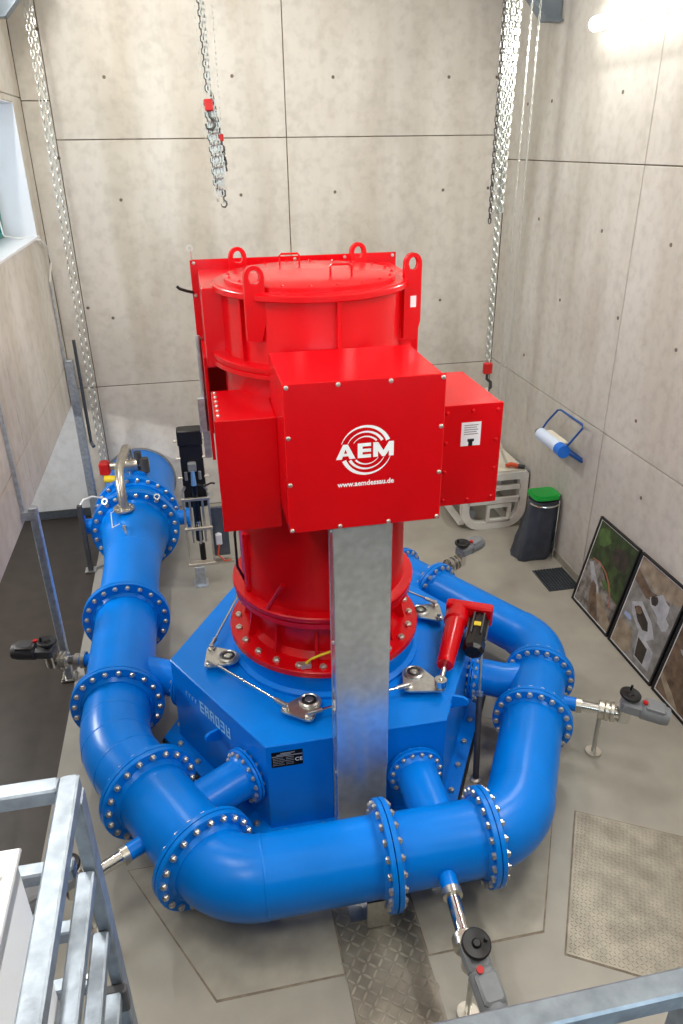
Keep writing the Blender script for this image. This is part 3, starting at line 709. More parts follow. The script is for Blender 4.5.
for ra, t in ((.160, .026), (.124, .018), (.093, .012)):
    hi = math.degrees(math.asin(.062/ra)); lo_ = math.degrees(math.asin(-.062/ra))
    for m_ in (arc(ra, 180-hi*.8, hi, .003, t), arc(ra, 180-lo_, 360+lo_*.8, t, .003)): lg.add(m_.v, m_.f)
lg.build('logo_arcs', 'white_print', fb, smooth=False)
LM = wallM(LC+Vector((0, -.0004, .0)), (1, 0, 0)); hh = .047
def letter(polys):
    mb = MB()
    for p in polys: mb.prism(p, 0, .0006, LM)
    mb.build('logo_letter', 'white_print', fb, smooth=False)
letter([[(-.186, -hh), (-.150, -hh), (-.1266, .016), (-.1266, hh), (-.141, hh)], [(-.066, -hh), (-.1122, hh), (-.1266, hh), (-.1266, .016), (-.103, -hh)], [(-.1430, -.028), (-.1100, -.028), (-.1165, -.0105), (-.1366, -.0105)]])
letter([[(-.052, -hh), (-.022, -hh), (-.022, hh), (-.052, hh)]]+[[(-.022, y), (.030, y), (.030, y+.021), (-.022, y+.021)] for y in (-hh, -.0105, hh-.021)])
letter([[(.044, -hh), (.074, -hh), (.074, hh), (.044, hh)], [(.142, -hh), (.172, -hh), (.172, hh), (.142, hh)], [(.074, hh), (.074, hh-.058), (.099, -hh), (.108, -.008)], [(.142, hh-.058), (.142, hh), (.108, -.008), (.117, -hh)], [(.099, -hh), (.117, -hh), (.108, -.008)]])
text_mb('www.aemdessau.de', .046, wallM((.946, FY-.001, 3.13), (1, 0, 0)), depth=.0005, sx=.97, offset=.0012).build('web_address', 'white_print', fb, smooth=False)
# side boxes
def sidebox(x0, x1, y0, y1, z0, z1, out):
    o = MB().box((x0, y0+.03, z0), (x1, y1, z1), bev=.005).build('side_box', 'red', gen, smooth=False)
    MB().box((x0-.008 if out < 0 else x0, y0, z0-.008), (x1 if out < 0 else x1+.008, y0+.028, z1+.006), bev=.004).build('front_cover', 'red', o, smooth=False)
    return o
lb = sidebox(.075, .462, 4.5, 5.18, 2.66, 3.435, -1)
rb = sidebox(1.428, 2.0, 4.5, 5.30, 2.69, 3.42, 1)
for k in range(6): put(scm, 'screw', align((.10, 4.62+k*.1, 3.435), (0, 0, 1)), lb)
so = scm.copy(); so.materials.clear(); so.materials.append(MATS['red'])
for x in (1.61, 1.97):
    for k in range(4): put(so, 'screw', align((x, 4.5, 2.73+k*.215), (0, -1, 0)), rb)
for k in range(2): put(so, 'screw', align((1.79, 4.5, (2.72, 3.38)[k]), (0, -1, 0)), rb)
lw_ = MB().box((1.715, 4.497, 3.13), (1.855, 4.5, 3.30)).build('notice', 'label_white', rb, smooth=False)
mb = MB()
for k in range(5): mb.box((1.735, 4.4962, 3.275-k*.016), (1.835-.01*(k % 2), 4.497, 3.283-k*.016))
mb.build('notice_print', 'grey_print', lw_, smooth=False)
MB().box((1.77, 4.4962, 3.13), (1.80, 4.497, 3.165)).box((1.762, 4.4962, 3.16), (1.81, 4.497, 3.18)).build('notice_symbol', 'black', lw_, smooth=False)
# rear cooling box
rbx = MB().box((.075, 5.42, 3.54), (1.67, 6.33, 4.105), bev=.005).build('rear_box', 'red', gen, smooth=False)
MB().box((.02, 6.33, 2.7), (1.73, 6.345, 4.18)).build('rear_plate', 'red', rbx, smooth=False)
for x in (.05, .45, .87, 1.29, 1.70): screw((x, 6.33, 4.155), (0, -1, 0), rbx)
for z in (3.9, 3.55): screw((.045, 6.33, z), (0, -1, 0), rbx)
MB().box((.05, 5.7, 2.7), (.075, 6.33, 3.54)).build('side_skirt', 'red', rbx, smooth=False)
MB().cyl((.03, 6.31, 4.18), (.03, 6.31, 4.25), .012, n=8).lathe([(.028, -.006), (.028, .006), (.016, .006), (.016, -.006)], 14, align((.03, 6.31, 4.27), (0, 1, 0)), closed=True).build('eye_bolt', 'bolt', rbx)
MB().sweep([(.03, 6.3, 3.93), (-.03, 6.28, 3.95), (-.08, 6.27, 3.97), (-.10, 6.27, 3.99)], .012, 8).build('cable_stub', 'black', rbx)
cdt = MB().cyl((.025, 6.30, 2.6), (.025, 6.30, 3.58), .018, n=12)
cdt.build('conduit', 'galv', gen)
MB().box((-.03, 6.24, 2.75), (.03, 6.30, 3.05)).box((-.01, 6.26, 2.5), (.05, 6.31, 2.75)).build('conduit_bracket', 'galv', gen, smooth=False)
# small braces and earth cable at the foot
MB().cyl((.36, 4.93, 1.72), (.47, 4.76, 2.02), .02, n=8).build('brace', 'red', gen)
MB().cyl((.24, 5.24, 1.72), (.24, 5.22, 2.25), .03, n=8).build('brace', 'red', gen)
MB().sweep([(.62, 4.76, 1.26), (.66, 4.74, 1.31), (.74, 4.75, 1.33), (.84, 4.78, 1.33), (.92, 4.82, 1.3)], .010, 8).build('earth_cable', 'yellow', gen)
MB().box((.58, 4.73, 1.225), (.66, 4.78, 1.265)).build('cable_lug', 'bolt', gen, smooth=False)
MB().sweep([(.20, 5.4, 2.6), (.16, 5.3, 2.2), (.16, 5.32, 1.9), (.22, 5.4, 1.7)], .012, 6).build('rear_hose', 'black', gen)
# cable duct from the terminal box to the floor
ct = thing('cable_duct', 'shiny galvanised sheet metal cable duct in front of the generator', 'cable duct', (.93, 4.12, .15))
dm = MB()
prof = [(.735, 4.20), (.735, 4.075), (.741, 4.069), (1.121, 4.069), (1.127, 4.075), (1.127, 4.20), (1.121, 4.20), (1.121, 4.075), (.741, 4.075), (.741, 4.20)]
for (za, zb) in ((.06, .70), (.70, 2.83)):
    o_ = .0 if za > .5 else .004
    pr = [(x+(o_ if x < .93 else -o_), y+o_) for x, y in prof]
    dm = MB(); n_ = len(pr); vs = [(x, y, za) for x, y in pr]+[(x, y, zb) for x, y in pr]
    dm.add(vs, [(k, (k+1) % n_, n_+(k+1) % n_, n_+k) for k in range(n_)]+[tuple(range(n_)), tuple(range(2*n_-1, n_-1, -1))])
    dm.build('duct_cover', 'galv_sheet', ct, smooth=False)
for z in (.68, 2.78, 1.9, 1.3): screw((.735, 4.13, z), (-1, 0, 0), ct)
MB().box((.733, 4.2, .06), (1.129, 4.225, 2.83)).build('back_strip', 'galv', ct, smooth=False)

# ------------------------------------------------------------------ chains
def chain_mb(p, q, pitch=.05, wd=.019, wire=.006, ns=4, mb=None, ph=0):
    p = Vector(p); q = Vector(q); d = (q-p).normalized(); n = max(1, int((q-p).length/pitch)); mb = mb or MB()
    x = d.cross(Vector((0, 1, 0)) if abs(d.y) < .9 else Vector((1, 0, 0))).normalized(); y = d.cross(x)
    h = pitch*.5+wire
    path = [(wd-wire, -h+wd*.7), (wd-wire, h-wd*.7), (0, h-wire*.2), (-wd+wire, h-wd*.7), (-wd+wire, -h+wd*.7), (0, -h+wire*.2)]
    for k in range(n):
        c = p+d*((k+.5)*pitch); a = x if (k+ph) % 2 else y; b = d.cross(a)
        vs = []; m_ = len(path)
        for i, (u, v) in enumerate(path):
            pu, pv_ = path[i-1]; nu, nv = path[(i+1) % m_]; tu, tv = nu-pu, nv-pv_; L = math.hypot(tu, tv); ou, ov = tv/L, -tu/L
            for j in range(ns):
                g_ = 2*PI*(j+.5)/ns; vs.append(c+a*(u+ou*wire*math.cos(g_))+d*(v+ov*wire*math.cos(g_))+b*(wire*math.sin(g_)))
        fs = [(i*ns+j, i*ns+(j+1) % ns, ((i+1) % m_)*ns+(j+1) % ns, ((i+1) % m_)*ns+j) for i in range(m_) for j in range(ns)]
        mb.add(vs, fs)
    return mb
def strand(root, p, q, m='chain', **k):
    o = chain_mb(p, q, **k).build('chain_strand', m, root, ang=60); o['kind'] = 'stuff'; return o
def hook(root, p, m='red_hook', s=1.0):
    p = Vector(p)
    MB().box(p+Vector((-.045, -.03, -.02))*s, p+Vector((.045, .03, .10))*s, bev=.012*s).build('hook_block', m, root)
    MB().sweep([p+Vector((x, 0, z))*s for x, z in ((0, -.02), (0, -.07), (.045, -.11), (.05, -.16), (.015, -.2), (-.04, -.19), (-.055, -.14))], [.016*s]*5+[.012*s, .006*s], 8).build('hook', 'chain_dark', root)
lc = thing('chain_loop', 'long loose chain loop hanging beside the left back corner', 'chain', (-1.44, 10.2, .8))
strand(lc, (-1.465, 10.2, ZC), (-1.465, 10.2, .82), pitch=.06, wd=.026, wire=.0085)
strand(lc, (-1.405, 10.2, ZC), (-1.405, 10.2, .82), pitch=.06, wd=.026, wire=.0085, ph=1)
chain_mb((-1.465, 10.2, .82), (-1.43, 10.2, .74), pitch=.05).build('chain_bottom', 'chain', lc)['kind'] = 'stuff'
cc = thing('chain_hoist', 'bunched chain with red hook hanging over the red generator', 'chain', (.39, 9.0, 4.4))
strand(cc, (.38, 9.0, ZC), (.395, 9.0, 5.5), pitch=.055, wd=.025, wire=.009)
strand(cc, (.35, 9.03, ZC), (.38, 9.03, 5.45), m='chain_dark', pitch=.055, wd=.022, wire=.008)
strand(cc, (.405, 9.03, ZC), (.42, 9.03, 5.45), pitch=.055, wd=.025, wire=.009, ph=1)
hook(cc, (.385, 8.95, 5.34), s=.95)
for i in range(12):
    a = 2*PI*i/12; r_ = .028+.03*(i % 3)/2; z0 = 5.48-.05*(i % 4); z1 = 4.42+.09*((i*5) % 7)/2
    strand(cc, (.405+r_*math.cos(a), 9.02+r_*math.sin(a), z0), (.44+r_*math.cos(a), 9.02+r_*math.sin(a), z1), m='chain_dark' if i in (5, 6) else 'chain', pitch=.055, wd=.024, wire=.009, ph=i)
strand(cc, (.425, 9.05, 5.5), (.53, 9.05, 4.75), m='chain_dark', pitch=.05, wd=.025, wire=.011)
strand(cc, (.43, 9.05, 5.48), (.525, 9.06, 4.8), m='chain_dark', pitch=.05, wd=.022, wire=.010, ph=1)
hook(cc, (.49, 9.0, 5.05), s=.6)
hook(cc, (.47, 9.0, 4.50), 'chain_dark', s=.6)
for x in (.325, .50): strand(cc, (x, 9.0, ZC), (x, 9.0, 5.0 if x < .4 else 4.5), pitch=.05, wd=.012, wire=.004)
rc = thing('chain_bundle', 'thick bundle of bright chains hanging in the right back corner', 'chain', (3.74, 9.0, 2.2))
for k in range(7):
    a = 2*PI*k/7; strand(rc, (3.72+.09*math.cos(a), 9+.05*math.sin(a), ZC), (3.705+.055*math.cos(a), 9+.04*math.sin(a), 4.2+.25*(k % 3)), pitch=.06, wd=.028, wire=.0095, ph=k)
strand(rc, (3.71, 9.0, ZC), (3.75, 9.0, 2.38), pitch=.06, wd=.028, wire=.0095)
strand(rc, (3.675, 9.02, ZC), (3.72, 9.02, 2.38), pitch=.06, wd=.026, wire=.009, ph=1)
strand(rc, (3.60, 9.0, ZC), (3.62, 9.0, 4.1), m='chain_dark', pitch=.06, wd=.024, wire=.009)
hook(rc, (3.74, 9.0, 2.28), s=1.3)
rc2 = thing('hand_chain', 'thin pale hand chain loop right of the chain bundle', 'chain', (4.0, 9.1, 1.4))
strand(rc2, (3.97, 9.1, ZC), (3.97, 9.1, 1.5), pitch=.05, wd=.013, wire=.0045)
strand(rc2, (4.07, 9.1, ZC), (4.07, 9.1, 1.5), pitch=.05, wd=.013, wire=.0045)
# crane rail brackets
def bracket(label, pts, y):
    t = thing('crane_bracket', label, 'bracket', (sum(p[0] for p in pts)/len(pts), y, pts[0][1]), 'crane rail brackets')
    M = wallM((0, y, 0), (1, 0, 0))
    MB().prism(pts, -.012, .012, M).build('web', 'crane_grey', t, smooth=False)
    a, b = pts[0], pts[1]; c = pts[2]
    for p, q in ((a, b), (b, c)):
        d = Vector((q[0]-p[0], 0, q[1]-p[1])); L = d.length; X = d.normalized(); Mx = Matrix((X, Vector((0, 1, 0)), X.cross(Vector((0, 1, 0))))).transposed().to_4x4(); Mx.translation = (p[0], y, p[1])
        MB().box((0, -.09, -.008), (L, .09, .008), Mx).build('edge_flange', 'crane_grey', t, smooth=False)
bracket('grey welded crane rail bracket high on the right wall corner', [(3.86, 6.62), (4.24, 6.22), (4.44, 6.22), (4.44, 7.1), (3.86, 7.1)], 9.35)
bracket('pale blue grey crane bracket in the top left corner', [(-1.34, 6.54), (-1.63, 6.25), (-1.745, 6.25), (-1.745, 7.1), (-1.34, 7.1)], 9.9)
for x, nm in ((4.1, 'right'), (-1.6, 'left')):
    o = thing('crane_rail', 'grey steel crane runway beam along the %s wall above the picture' % nm, 'beam', (x, 4, 7.1))
    MB().box((x-.1, YF, 7.1), (x+.1, YB-.01, 7.115)).box((x-.1, YF, 7.3), (x+.1, YB-.01, 7.315)).box((x-.006, YF, 7.11), (x+.006, YB-.01, 7.31)).build('beam_section', 'crane_grey', o, smooth=False)

# ------------------------------------------------------------------ left side: posts, conduits, cables
def post(name, label, x, y, z1, wd, up=None):
    t = thing(name, label, 'post', (x, y, 0))
    MB().box((x-wd/2, y-wd/2, .012), (x+wd/2, y+wd/2, z1), bev=.008).build('tube', 'galv', t, smooth=False)
    MB().box((x-wd, y-wd, .0), (x+wd, y+wd, .012), bev=.002).build('foot_plate', 'stainless', t, smooth=False)
    for sx in (-1, 1):
        for sy in (-1, 1): put(bolt_mesh(.01, .01), 'bolt', Matrix.Translation((x+sx*wd*.75, y+sy*wd*.75, .012)), t)
    return t
XP = -1.64
t = post('support_post', 'galvanised post under the wall edge beside the dark motor valve', XP, 6.66, 2.0, .075)
MB().box((XL+.002, 6.64, 1.95), (XL+.035, 6.68, 4.6)).build('wall_channel', 'galv', t, smooth=False)
MB().box((XL+.002, 6.62, 1.88), (XP+.03, 6.70, 1.96)).build('head_plate', 'galv', t, smooth=False)
t = post('support_post', 'wide galvanised post in the back left corner', -1.685, 10.32, 2.45, .11)
MB().cyl((-1.585, 10.36, 1.25), (-1.585, 10.36, 2.7), .022, n=12).cyl((-1.585, 10.36, 1.25), (-1.55, 10.30, 1.2), .026, n=12).build('conduit', 'grate', t)
t = thing('stub_post', 'short dark pipe post on the dark floor left of the valve', 'post', (-1.64, 8.9, 0))
MB().box((-1.67, 8.87, 0), (-1.61, 8.93, .95), bev=.005).build('tube', 'dark_cast', t, smooth=False)
MB().box((-1.71, 8.83, 0), (-1.57, 8.97, .012)).build('foot_plate', 'steel', t, smooth=False)
o = MB().sweep([(-1.63, 8.92, .94), (-1.58, 8.95, 1.0), (-1.48, 9.0, 1.01), (-1.36, 9.05, .95), (-1.2, 9.1, .87)], .014, 8).build('hose', 'cable_white', origin=(-1.63, 8.92, .94))
tag(o, 'thin white hose from short dark post to the valve', 'hose')
c_ = [onx(12, 238, XL+.05), onx(28, 240, XL+.05), onx(40, 240, XL+.06), onx(47, 247, XL+.05), onx(51, 262, XL+.04), onx(50, 282, XL+.02)]
c_ = [Vector((XL-.3, 9.6, 4.3)), Vector((XL-.28, 9.6, 4.10)), Vector((XL-.15, 9.62, 4.07))]+[p for p in c_[2:]]
o = MB().sweep(c_, .011, 8).build('cable', 'cable_white', origin=tuple(c_[0])); tag(o, 'white cable hanging from the window sill on the left wall', 'cable')
e_ = c_[-1]
o = MB().cyl((XL+.02, e_.y, e_.z), (XL+.02, e_.y, 1.84), .013, n=10).cyl((XL+.02, e_.y, 2.62), (XL+.02, e_.y, 2.55), .02, n=10).build('wall_conduit', 'galv', origin=(XL+.02, e_.y, 1.84)); tag(o, 'thin grey conduit running down the left wall below the cable', 'conduit')

# hydraulic drive of the butterfly valve
un_ = thing('valve_drive', 'black upright hydraulic drive in a steel frame beside the valve', 'actuator', (-.2, 8.4, 0))
ux, uy = -.18, 8.3
MB().box((ux-.13, uy, 1.05), (ux+.14, uy+.16, 2.02), bev=.012).build('cabinet', 'black', un_)
MB().box((ux-.14, uy-.03, 1.86), (ux+.15, uy+.16, 2.05), bev=.012).build('hood', 'black', un_)
for s in (-1, 1):
    MB().box((ux+s*.15-.012, uy-.08, .28), (ux+s*.15+.012, uy-.02, 1.28), bev=.003).build('side_rail', 'stainless', un_, smooth=False)
    MB().cyl((ux+s*.15, uy-.05, 1.30), (ux+s*.11, uy-.05, 1.36), .02).build('bracket_ear', 'stainless', un_)
    for z in (1.45, 1.7, 1.92): put(bolt_mesh(.02, .012), 'bolt', align((ux+s*.15, uy+.02, z), (1, 0, 0)), un_)
for z in (1.20, .80, .30): MB().box((ux-.17, uy-.10, z-.018), (ux+.17, uy-.06, z+.018), bev=.004).build('cross_bar', 'stainless', un_, smooth=False)
MB().cyl((ux, uy-.03, .62), (ux, uy-.03, 1.4), .045, n=18).build('cylinder', 'black_gloss', un_)
MB().cyl((ux+.01, uy-.06, .48), (ux+.01, uy-.06, .9), .02, n=12).build('rod', 'chrome', un_)
MB().cyl((ux+.02, uy-.06, .36), (ux+.02, uy-.06, .58), .036, n=14).build('clevis', 'black_gloss', un_)
for s in (-1, 1): MB().cyl((ux+s*.075, uy-.05, .6), (ux+s*.075, uy-.05, 1.2), .014, n=10).build('guide_rod', 'stainless', un_)
MB().box((ux-.05, uy-.08, 1.55), (ux+.05, uy, 1.66), bev=.01).build('regulator', 'grey_cast', un_)
MB().cyl((ux, uy-.07, 1.38), (ux, uy-.07, 1.56), .033, .022, n=16).build('oil_glass', 'sky_blue', un_)
for s in (-1, 1): MB().cyl((ux+s*.08, uy-.04, 1.44), (ux+s*.08, uy-.04, 1.54), .018, n=10).build('valve_knob', 'grey_cast', un_)
MB().sweep([(ux+.03, uy-.07, 1.38), (ux+.12, uy-.08, 1.36), (ux+.2, uy-.05, 1.38), (ux+.24, uy, 1.35)], .012, 8).build('hose', 'black', un_)
MB().box((ux-.10, uy-.12, 0.0), (ux+.02, uy+.02, .28), bev=.004).build('foot_channel', 'galv', un_, smooth=False)
MB().box((ux-.13, uy-.15, 0), (ux+.05, uy+.05, .014)).build('foot_plate', 'galv', un_, smooth=False)
MB().box((ux+.15, uy+.05, .32), (ux+.36, uy+.09, 1.0), bev=.004).build('back_panel', 'grate', un_, smooth=False)
MB().box((ux+.19, uy-.02, .5), (ux+.27, uy+.05, .66), bev=.015).build('junction_box', 'white_panel', un_)
MB().sweep([(ux+.23, uy-.02, .52), (ux+.2, uy-.06, .4), (ux+.28, uy-.1, .32), (ux+.36, uy-.05, .3)], .01, 8).build('orange_hose', 'orange', un_)
MB().box((ux-.17, uy-.05, .26), (ux+.4, uy+.05, .29)).build('shelf', 'stainless', un_, smooth=False)

# ------------------------------------------------------------------ right side objects
def rrect(x0, x1, z0, z1, rb, rt, n=7):
    pts = []
    for cx, cz, r, a0 in ((x1-rt, z1-rt, rt, 0), (x0+rt, z1-rt, rt, 90), (x0+rb, z0+rb, rb, 180), (x1-rb, z0+rb, rb, 270)):
        pts += [(cx+r*math.cos(math.radians(a0+90*k/(n-1))), cz+r*math.sin(math.radians(a0+90*k/(n-1)))) for k in range(n)]
    return pts
wf = thing('steel_frame', 'white painted round cornered steel frame behind the right red box', 'frame', (3.9, 9.3, 0))
for y in (8.85, 9.75):
    M = wallM((0, y, 0), (1, 0, 0))
    MB().ringprism(rrect(3.46, 4.42, 0.0, .86, .30, .05), rrect(3.57, 4.30, .11, .75, .20, .03), -.10, .0, M).build('end_ring', 'white_paint', wf)
    MB().box((3.55, y, .60), (4.32, y+.05, .66)).box((3.55, y, .40), (4.32, y+.05, .48)).build('cross_bar', 'white_paint', wf, smooth=False)
    MB().ringprism([(3.84, .10), (4.20, .10), (4.20, .38), (3.84, .38)], [(3.88, .15), (4.16, .15), (4.16, .33), (3.88, .33)], -.06, .0, M).build('inner_frame', 'white_paint', wf, smooth=False)
MB().box((3.48, 8.86, .86), (4.36, 9.85, .89)).build('top_board', 'webbing', wf, smooth=False)
for x in (3.5, 4.2): MB().box((x-.04, 8.95, .06), (x+.04, 9.75, .12)).build('side_beam', 'white_paint', wf, smooth=False)
MB().cyl((3.62, 8.9, .24), (3.62, 9.8, .24), .07, n=18).build('axle', 'grey_cast', wf)
MB().box((4.40, 8.9, .5), (4.445, 9.3, .86), bev=.008).build('clamp_plate', 'grey_cast', wf, smooth=False)
o = MB().sweep([(3.75, 9.0, 2.06), (3.86, 9.0, 1.6), (4.1, 8.98, 1.0), (4.16, 8.96, .90)], .02, 8).build('webbing_sling', 'webbing', origin=(4.16, 8.96, .89))
tag(o, 'pale webbing sling rising from the white steel frame', 'sling')
gl = thing('shackle', 'orange sling shackle with dark pin on top of the white frame', 'shackle', (4.2, 8.93, .89))
MB().sweep([(4.12, 8.98, .925), (4.18, 8.93, .95), (4.26, 8.90, .93)], .032, 10).build('strap', 'orange', gl)
MB().cyl((4.26, 8.9, .925), (4.35, 8.87, .92), .03, n=12).cyl((4.30, 8.87, .91), (4.32, 8.98, .91), .014, n=8).build('pin', 'black', gl)
# bin with bag
bn = thing('bag_bin', 'grey refuse bag hanging in a stand with green lid by right wall', 'bin', (4.25, 8.02, 0))
mb = MB(); NB = 40; lev = [(0.0, -.10, .235, .15), (.04, -.095, .245, .165), (.25, -.07, .225, .16), (.5, -.03, .20, .158), (.75, 0, .185, .15), (.84, .005, .19, .15)]
vs = []
for i, (z, dx, hx, hy) in enumerate(lev):
    for k in range(NB):
        q = 2*PI*k/NB; c, s = math.cos(q), math.sin(q); e = .35
        f = 1+(.07*math.sin(5*q+i)+.05*math.sin(9*q+2*i))*(1 if i < 5 else .3)
        vs.append((4.25+dx+hx*f*math.copysign(abs(c)**.6, c), 8.02+hy*f*math.copysign(abs(s)**.6, s), z))
fs = [(i*NB+k, i*NB+(k+1) % NB, (i+1)*NB+(k+1) % NB, (i+1)*NB+k) for i in range(len(lev)-1) for k in range(NB)]+[tuple(range(NB-1, -1, -1)), tuple(range((len(lev)-1)*NB, len(lev)*NB))]
mb.add(vs, fs); mb.build('bag', 'bag', bn, ang=60)
MB().prism([(4.25+x, 8.02+y) for x, y in rrect(-.185, .18, -.16, .16, .10, .06)], .875, .915).prism([(4.25+x, 8.02+y) for x, y in rrect(-.165, .16, -.14, .14, .10, .06)], .915, .93).build('lid', 'green_lid', bn, smooth=False)
MB().sweep([(4.25+.2*math.cos(math.radians(a)), 8.02+.20*math.sin(math.radians(a)), .80) for a in range(190, 415, 15)]+[(4.40, 8.2, .80)], .012, 8).build('handle_ring', 'chrome', bn)
MB().cyl((4.40, 8.16, .0), (4.40, 8.16, .85), .012, n=8).cyl((4.40, 7.88, .0), (4.40, 7.88, .85), .012, n=8).build('stand', 'chrome', bn)
# paper roll holder on the right wall
rh = thing('paper_roll_holder', 'blue wall holder with paper wipe roll above the bin', 'roll holder', (XR, 7.9, 1.6))
MB().sweep([(4.18, 8.22, 1.66), (4.24, 8.16, 1.84), (4.315, 8.06, 2.02), (4.325, 8.0, 2.04), (4.325, 7.46, 2.04), (4.315, 7.42, 2.01), (4.18, 7.58, 1.66)], .013, 10).build('bail', 'frame_blue', rh)
MB().sweep([(4.18, 8.22, 1.68), (4.30, 8.22, 1.62), (4.447, 8.22, 1.55)], .014, 8).sweep([(4.447, 8.22, 1.55), (4.447, 7.56, 1.55)], .014, 8).build('wall_bracket', 'frame_blue', rh)
MB().sweep([(4.18, 7.56, 1.70), (4.447, 7.56, 1.52)], .02, 8).build('arm', 'frame_blue', rh)
MB().cyl((4.18, 7.62, 1.68), (4.18, 8.18, 1.68), .075, n=28).build('paper_roll', 'paper', rh)
MB().box((4.20, 7.66, 1.72), (4.30, 8.12, 1.75), bev=.015).build('loose_sheet', 'webbing', rh)
MB().cyl((4.18, 7.53, 1.68), (4.18, 7.66, 1.68), .08, n=28).build('end_disc', 'bright_blue', rh)
MB().cyl((4.18, 8.17, 1.68), (4.18, 8.25, 1.68), .045, n=20).build('end_knob', 'black', rh)

# framed pictures leaning on the right wall
mat('pic_green', (62, 84, 40), .5, col2=(26, 34, 22), scale=9); mat('pic_leaf', (86, 116, 58), .5, col2=(58, 84, 42), scale=14)
mat('pic_rock', (150, 146, 142), .5, col2=(72, 64, 58), scale=13, detail=10); mat('pic_earth', (122, 102, 84), .5, col2=(78, 60, 46), scale=11, detail=10)
mat('pic_grey', (150, 150, 148), .5, col2=(112, 110, 106), scale=9); mat('pic_pale', (186, 188, 194), .5, col2=(150, 152, 160), scale=8)
mat('pic_dark', (66, 58, 50), .5, col2=(40, 34, 30), scale=10); mat('pic_hose', (170, 96, 76), .5)
mat('pic_sand', (164, 150, 130), .5, col2=(130, 116, 98), scale=9); mat('pic_blue', (150, 168, 206), .5); mat('pic_glass', (250, 250, 250), .04, trans=1)
PW, PH = .825, 1.115
LEAN = math.atan2(.225, 1.09)
def picture(y_far, label, patches, base):
    """u runs from the far edge towards the viewer, v upwards; both 0..1"""
    n = Vector((-math.cos(LEAN), 0, math.sin(LEAN))); upv = Vector((math.sin(LEAN), 0, math.cos(LEAN))); xv = Vector((0, -1, 0))
    M = Matrix((xv, upv, n)).transposed().to_4x4(); M.translation = Vector((4.205, y_far, .004))
    t = thing('framed_picture', label, 'picture', (4.2, y_far-PW/2, 0), 'framed pictures leaning on the right wall')
    b = .022
    MB().box((0, 0, -.02), (PW, b, .012), M).box((0, PH-b, -.02), (PW, PH, .012), M).box((0, b, -.02), (b, PH-b, .012), M).box((PW-b, b, -.02), (PW, PH-b, .012), M).build('frame', 'black', t, smooth=False)
    MB().box((b, b, -.015), (PW-b, PH-b, -.004), M).build('mount', 'white_print', t, smooth=False)
    c = b+.014; W_, H_ = PW-2*c, PH-2*c
    pr = MB(); ms = []; pr.box((c, c, -.004), (c+W_, c+H_, -.003), M); ms.append(base)
    for i, (m_, poly) in enumerate(patches):
        if m_ not in ms: ms.append(m_)
        pr.cur = ms.index(m_); pr.prism([(c+u*W_, c+v*H_) for u, v in poly], -.003, -.0028+.00015*(i+1), M)
    pr.build('print', ms, t, smooth=False)
    return t
def blob(cu, cv, ru, rv, n=10, seed=1, a0=0):
    r_ = random.Random(seed); return [(min(1, max(0, cu+ru*(.75+.5*r_.random())*math.cos(2*PI*k/n+a0))), min(1, max(0, cv+rv*(.75+.5*r_.random())*math.sin(2*PI*k/n+a0)))) for k in range(n)]
def band(pts, w_):
    return [(u, v+w_/2) for u, v in pts][::-1]+[(u, v-w_/2) for u, v in pts]
picture(6.93, 'framed site photo with green trees and a red hose, farthest of three', [
    ('pic_green', [(0, .52), (.3, .58), (.6, .45), (.8, .36), (1, .34), (1, 1), (0, 1)]), ('pic_leaf', blob(.2, .86, .16, .1, seed=2)), ('pic_leaf', blob(.62, .42, .16, .035, seed=4)), ('pic_dark', blob(.72, .78, .24, .13, seed=8)),
    ('pic_pale', [(.05, .50), (.14, .53), (.5, .30), (.62, .2), (.5, .2), (.3, .3)]), ('pic_earth', [(.28, .36), (.4, .34), (.72, .0), (.45, 0), (.3, .2)]), ('pic_sand', [(.45, .26), (.6, .3), (1, .1), (1, 0), (.8, 0)]),
    ('pic_hose', [(.10, .555), (.3, .575), (.5, .53), (.66, .45), (.78, .34), (.84, .24), (.86, .24), (.80, .355), (.68, .465), (.515, .545), (.3, .59), (.10, .567)])], 'pic_rock')
picture(6.07, 'framed site photo of pale concrete pits, middle of the three pictures', [
    ('pic_sand', [(0, .86), (.5, .78), (1, .84), (1, 1), (0, 1)]), ('pic_earth', [(0, .74), (.35, .66), (.8, .76), (.8, .80), (.4, .76), (0, .86)]), ('pic_pale', blob(.66, .70, .2, .11, seed=3)), ('pic_dark', blob(.52, .70, .07, .05, seed=5)), ('pic_pale', blob(.8, .58, .13, .06, seed=11)),
    ('pic_pale', [(.12, .52), (.3, .60), (.62, .50), (.78, .38), (.66, .30), (.4, .34), (.2, .42)]), ('pic_dark', [(.2, .50), (.32, .55), (.56, .47), (.62, .39), (.52, .36), (.36, .40)]), ('pic_earth', blob(.3, .50, .07, .04, seed=6)),
    ('pic_blue', blob(.14, .36, .1, .03, seed=9)), ('pic_pale', [(.45, .34), (.86, .26), (.9, .06), (.55, .06)]), ('pic_dark', [(.5, .27), (.74, .24), (.76, .07), (.56, .08)]), ('pic_sand', [(0, .3), (.34, .26), (.44, .05), (.3, 0), (0, 0)])], 'pic_grey')
picture(5.21, 'framed site photo of brown earth, nearest of the three pictures', [
    ('pic_rock', [(0, .7), (.4, .8), (1, .7), (1, 1), (0, 1)]), ('pic_pale', blob(.3, .52, .14, .05, seed=3)), ('pic_sand', [(0, .2), (.3, .1), (.5, 0), (.3, 0), (0, .14)]), ('pic_dark', blob(.6, .35, .2, .1, seed=7))], 'pic_earth')

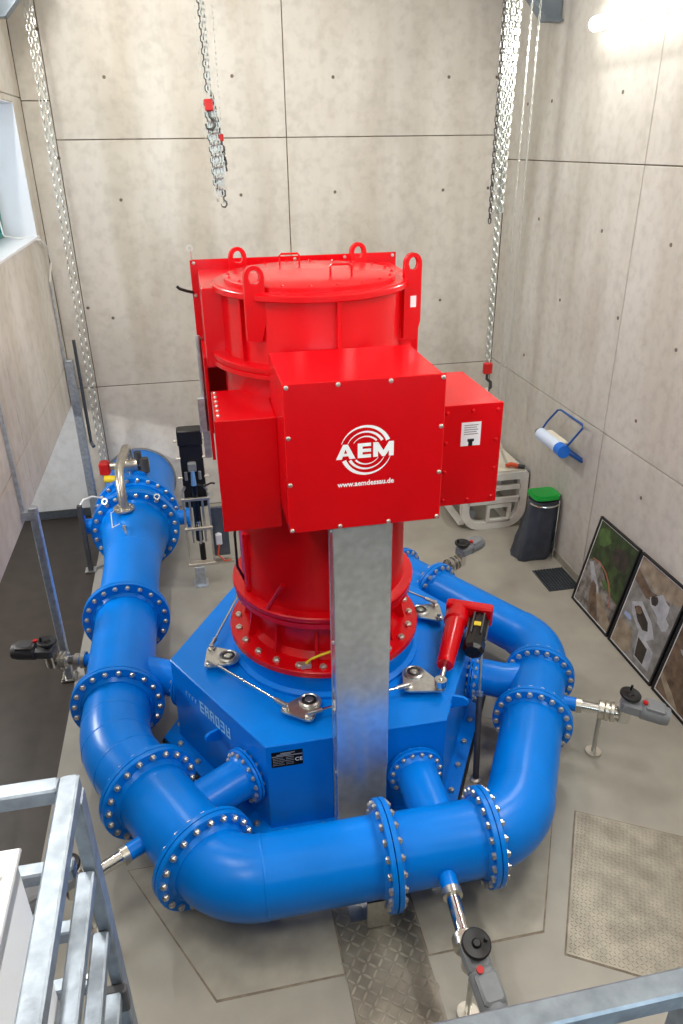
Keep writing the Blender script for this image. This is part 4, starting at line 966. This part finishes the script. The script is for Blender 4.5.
# ------------------------------------------------------------------ gallery railings and cabinet in the foreground
ZR, RX, RY, TB = 3.85, -.34, 1.19, .040
rl = thing('balcony_railing', 'galvanised corner railing of square tubes at the lower left', 'railing', (RX, RY, 2.75))
def tube_box(a, b, name, parent, w_=TB, m='galv_rail'):
    a = Vector(a); b = Vector(b); h = Vector((w_/2,)*3)
    return MB().box(a-h, b+h, bev=.004).build(name, m, parent, smooth=False)
h2 = TB/2
tube_box((RX, .66, ZR-h2), (RX, RY, ZR-h2), 'top_rail', rl); tube_box((-1.6, RY, ZR-h2), (RX-TB, RY, ZR-h2), 'top_rail', rl)
for z in (3.62, 3.42, 3.22, 3.02):
    tube_box((RX, .66, z-h2), (RX, RY-.045, z-h2), 'mid_rail', rl, .036)
    r_ = tube_box((-1.6, RY, z-h2), (RX-.045, RY, z-h2), 'mid_rail', rl, .036)
    for x in (RX-.06,): put(bolt_mesh(.006, .0035), 'bolt', Matrix.Translation((x, RY, z)), r_)
MB().box((RX-.006, RY-.025, 2.55), (RX+.022, RY+.025, ZR-TB-.002), bev=.003).build('corner_post', 'galv_rail', rl, smooth=False)
for x in (-1.6,): MB().box((x-.02, RY-.02, 2.55), (x+.02, RY+.02, ZR-TB), bev=.003).build('post', 'galv_rail', rl, smooth=False)
MB().box((RX-.02, .64, 2.55), (RX+.02, .68, ZR-TB), bev=.003).build('post', 'galv_rail', rl, smooth=False)
MB().box((RX-.03, RY-.05, 3.14), (RX+.03, RY-.026, 3.22), bev=.004).build('cleat', 'dark_cast', rl, smooth=False)
rr_ = thing('gallery_railing', 'galvanised gallery handrail crossing the lower right corner', 'railing', (1.2, .60, 2.75))
tube_box((RX+.06, .58, ZR-h2), (3.2, .58, ZR-h2), 'top_rail', rr_)
for x in (.665, 1.9, 3.1): MB().box((x-.02, .56, 2.75), (x+.02, .60, ZR-TB), bev=.003).build('post', 'galv_rail', rr_, smooth=False)
cb = thing('control_cabinet', 'white sheet steel cabinet inside the left railing corner', 'cabinet', (-.75, .7, 2.75))
MB().box((-1.2, .25, 2.75), (-.425, 1.06, 3.795), bev=.004).build('body', 'white_panel', cb, smooth=False)
MB().box((-1.2, .25, 3.795), (-.42, 1.085, 3.805), bev=.003).build('top_cover', 'white_panel', cb, smooth=False)
MB().lathe([(.012, 0), (.012, .003), (.006, .004), (0, .002)], 12, Matrix.Translation((-.455, 1.02, 3.805))).build('screw', 'steel', cb)
struct(MB().box((-2.13, YF, 2.55), (XR, .55, 2.75)).box((-2.13, .55, 2.55), (RX+.03, 1.22, 2.75)).build('floor_gallery', 'galv_rail', smooth=False))
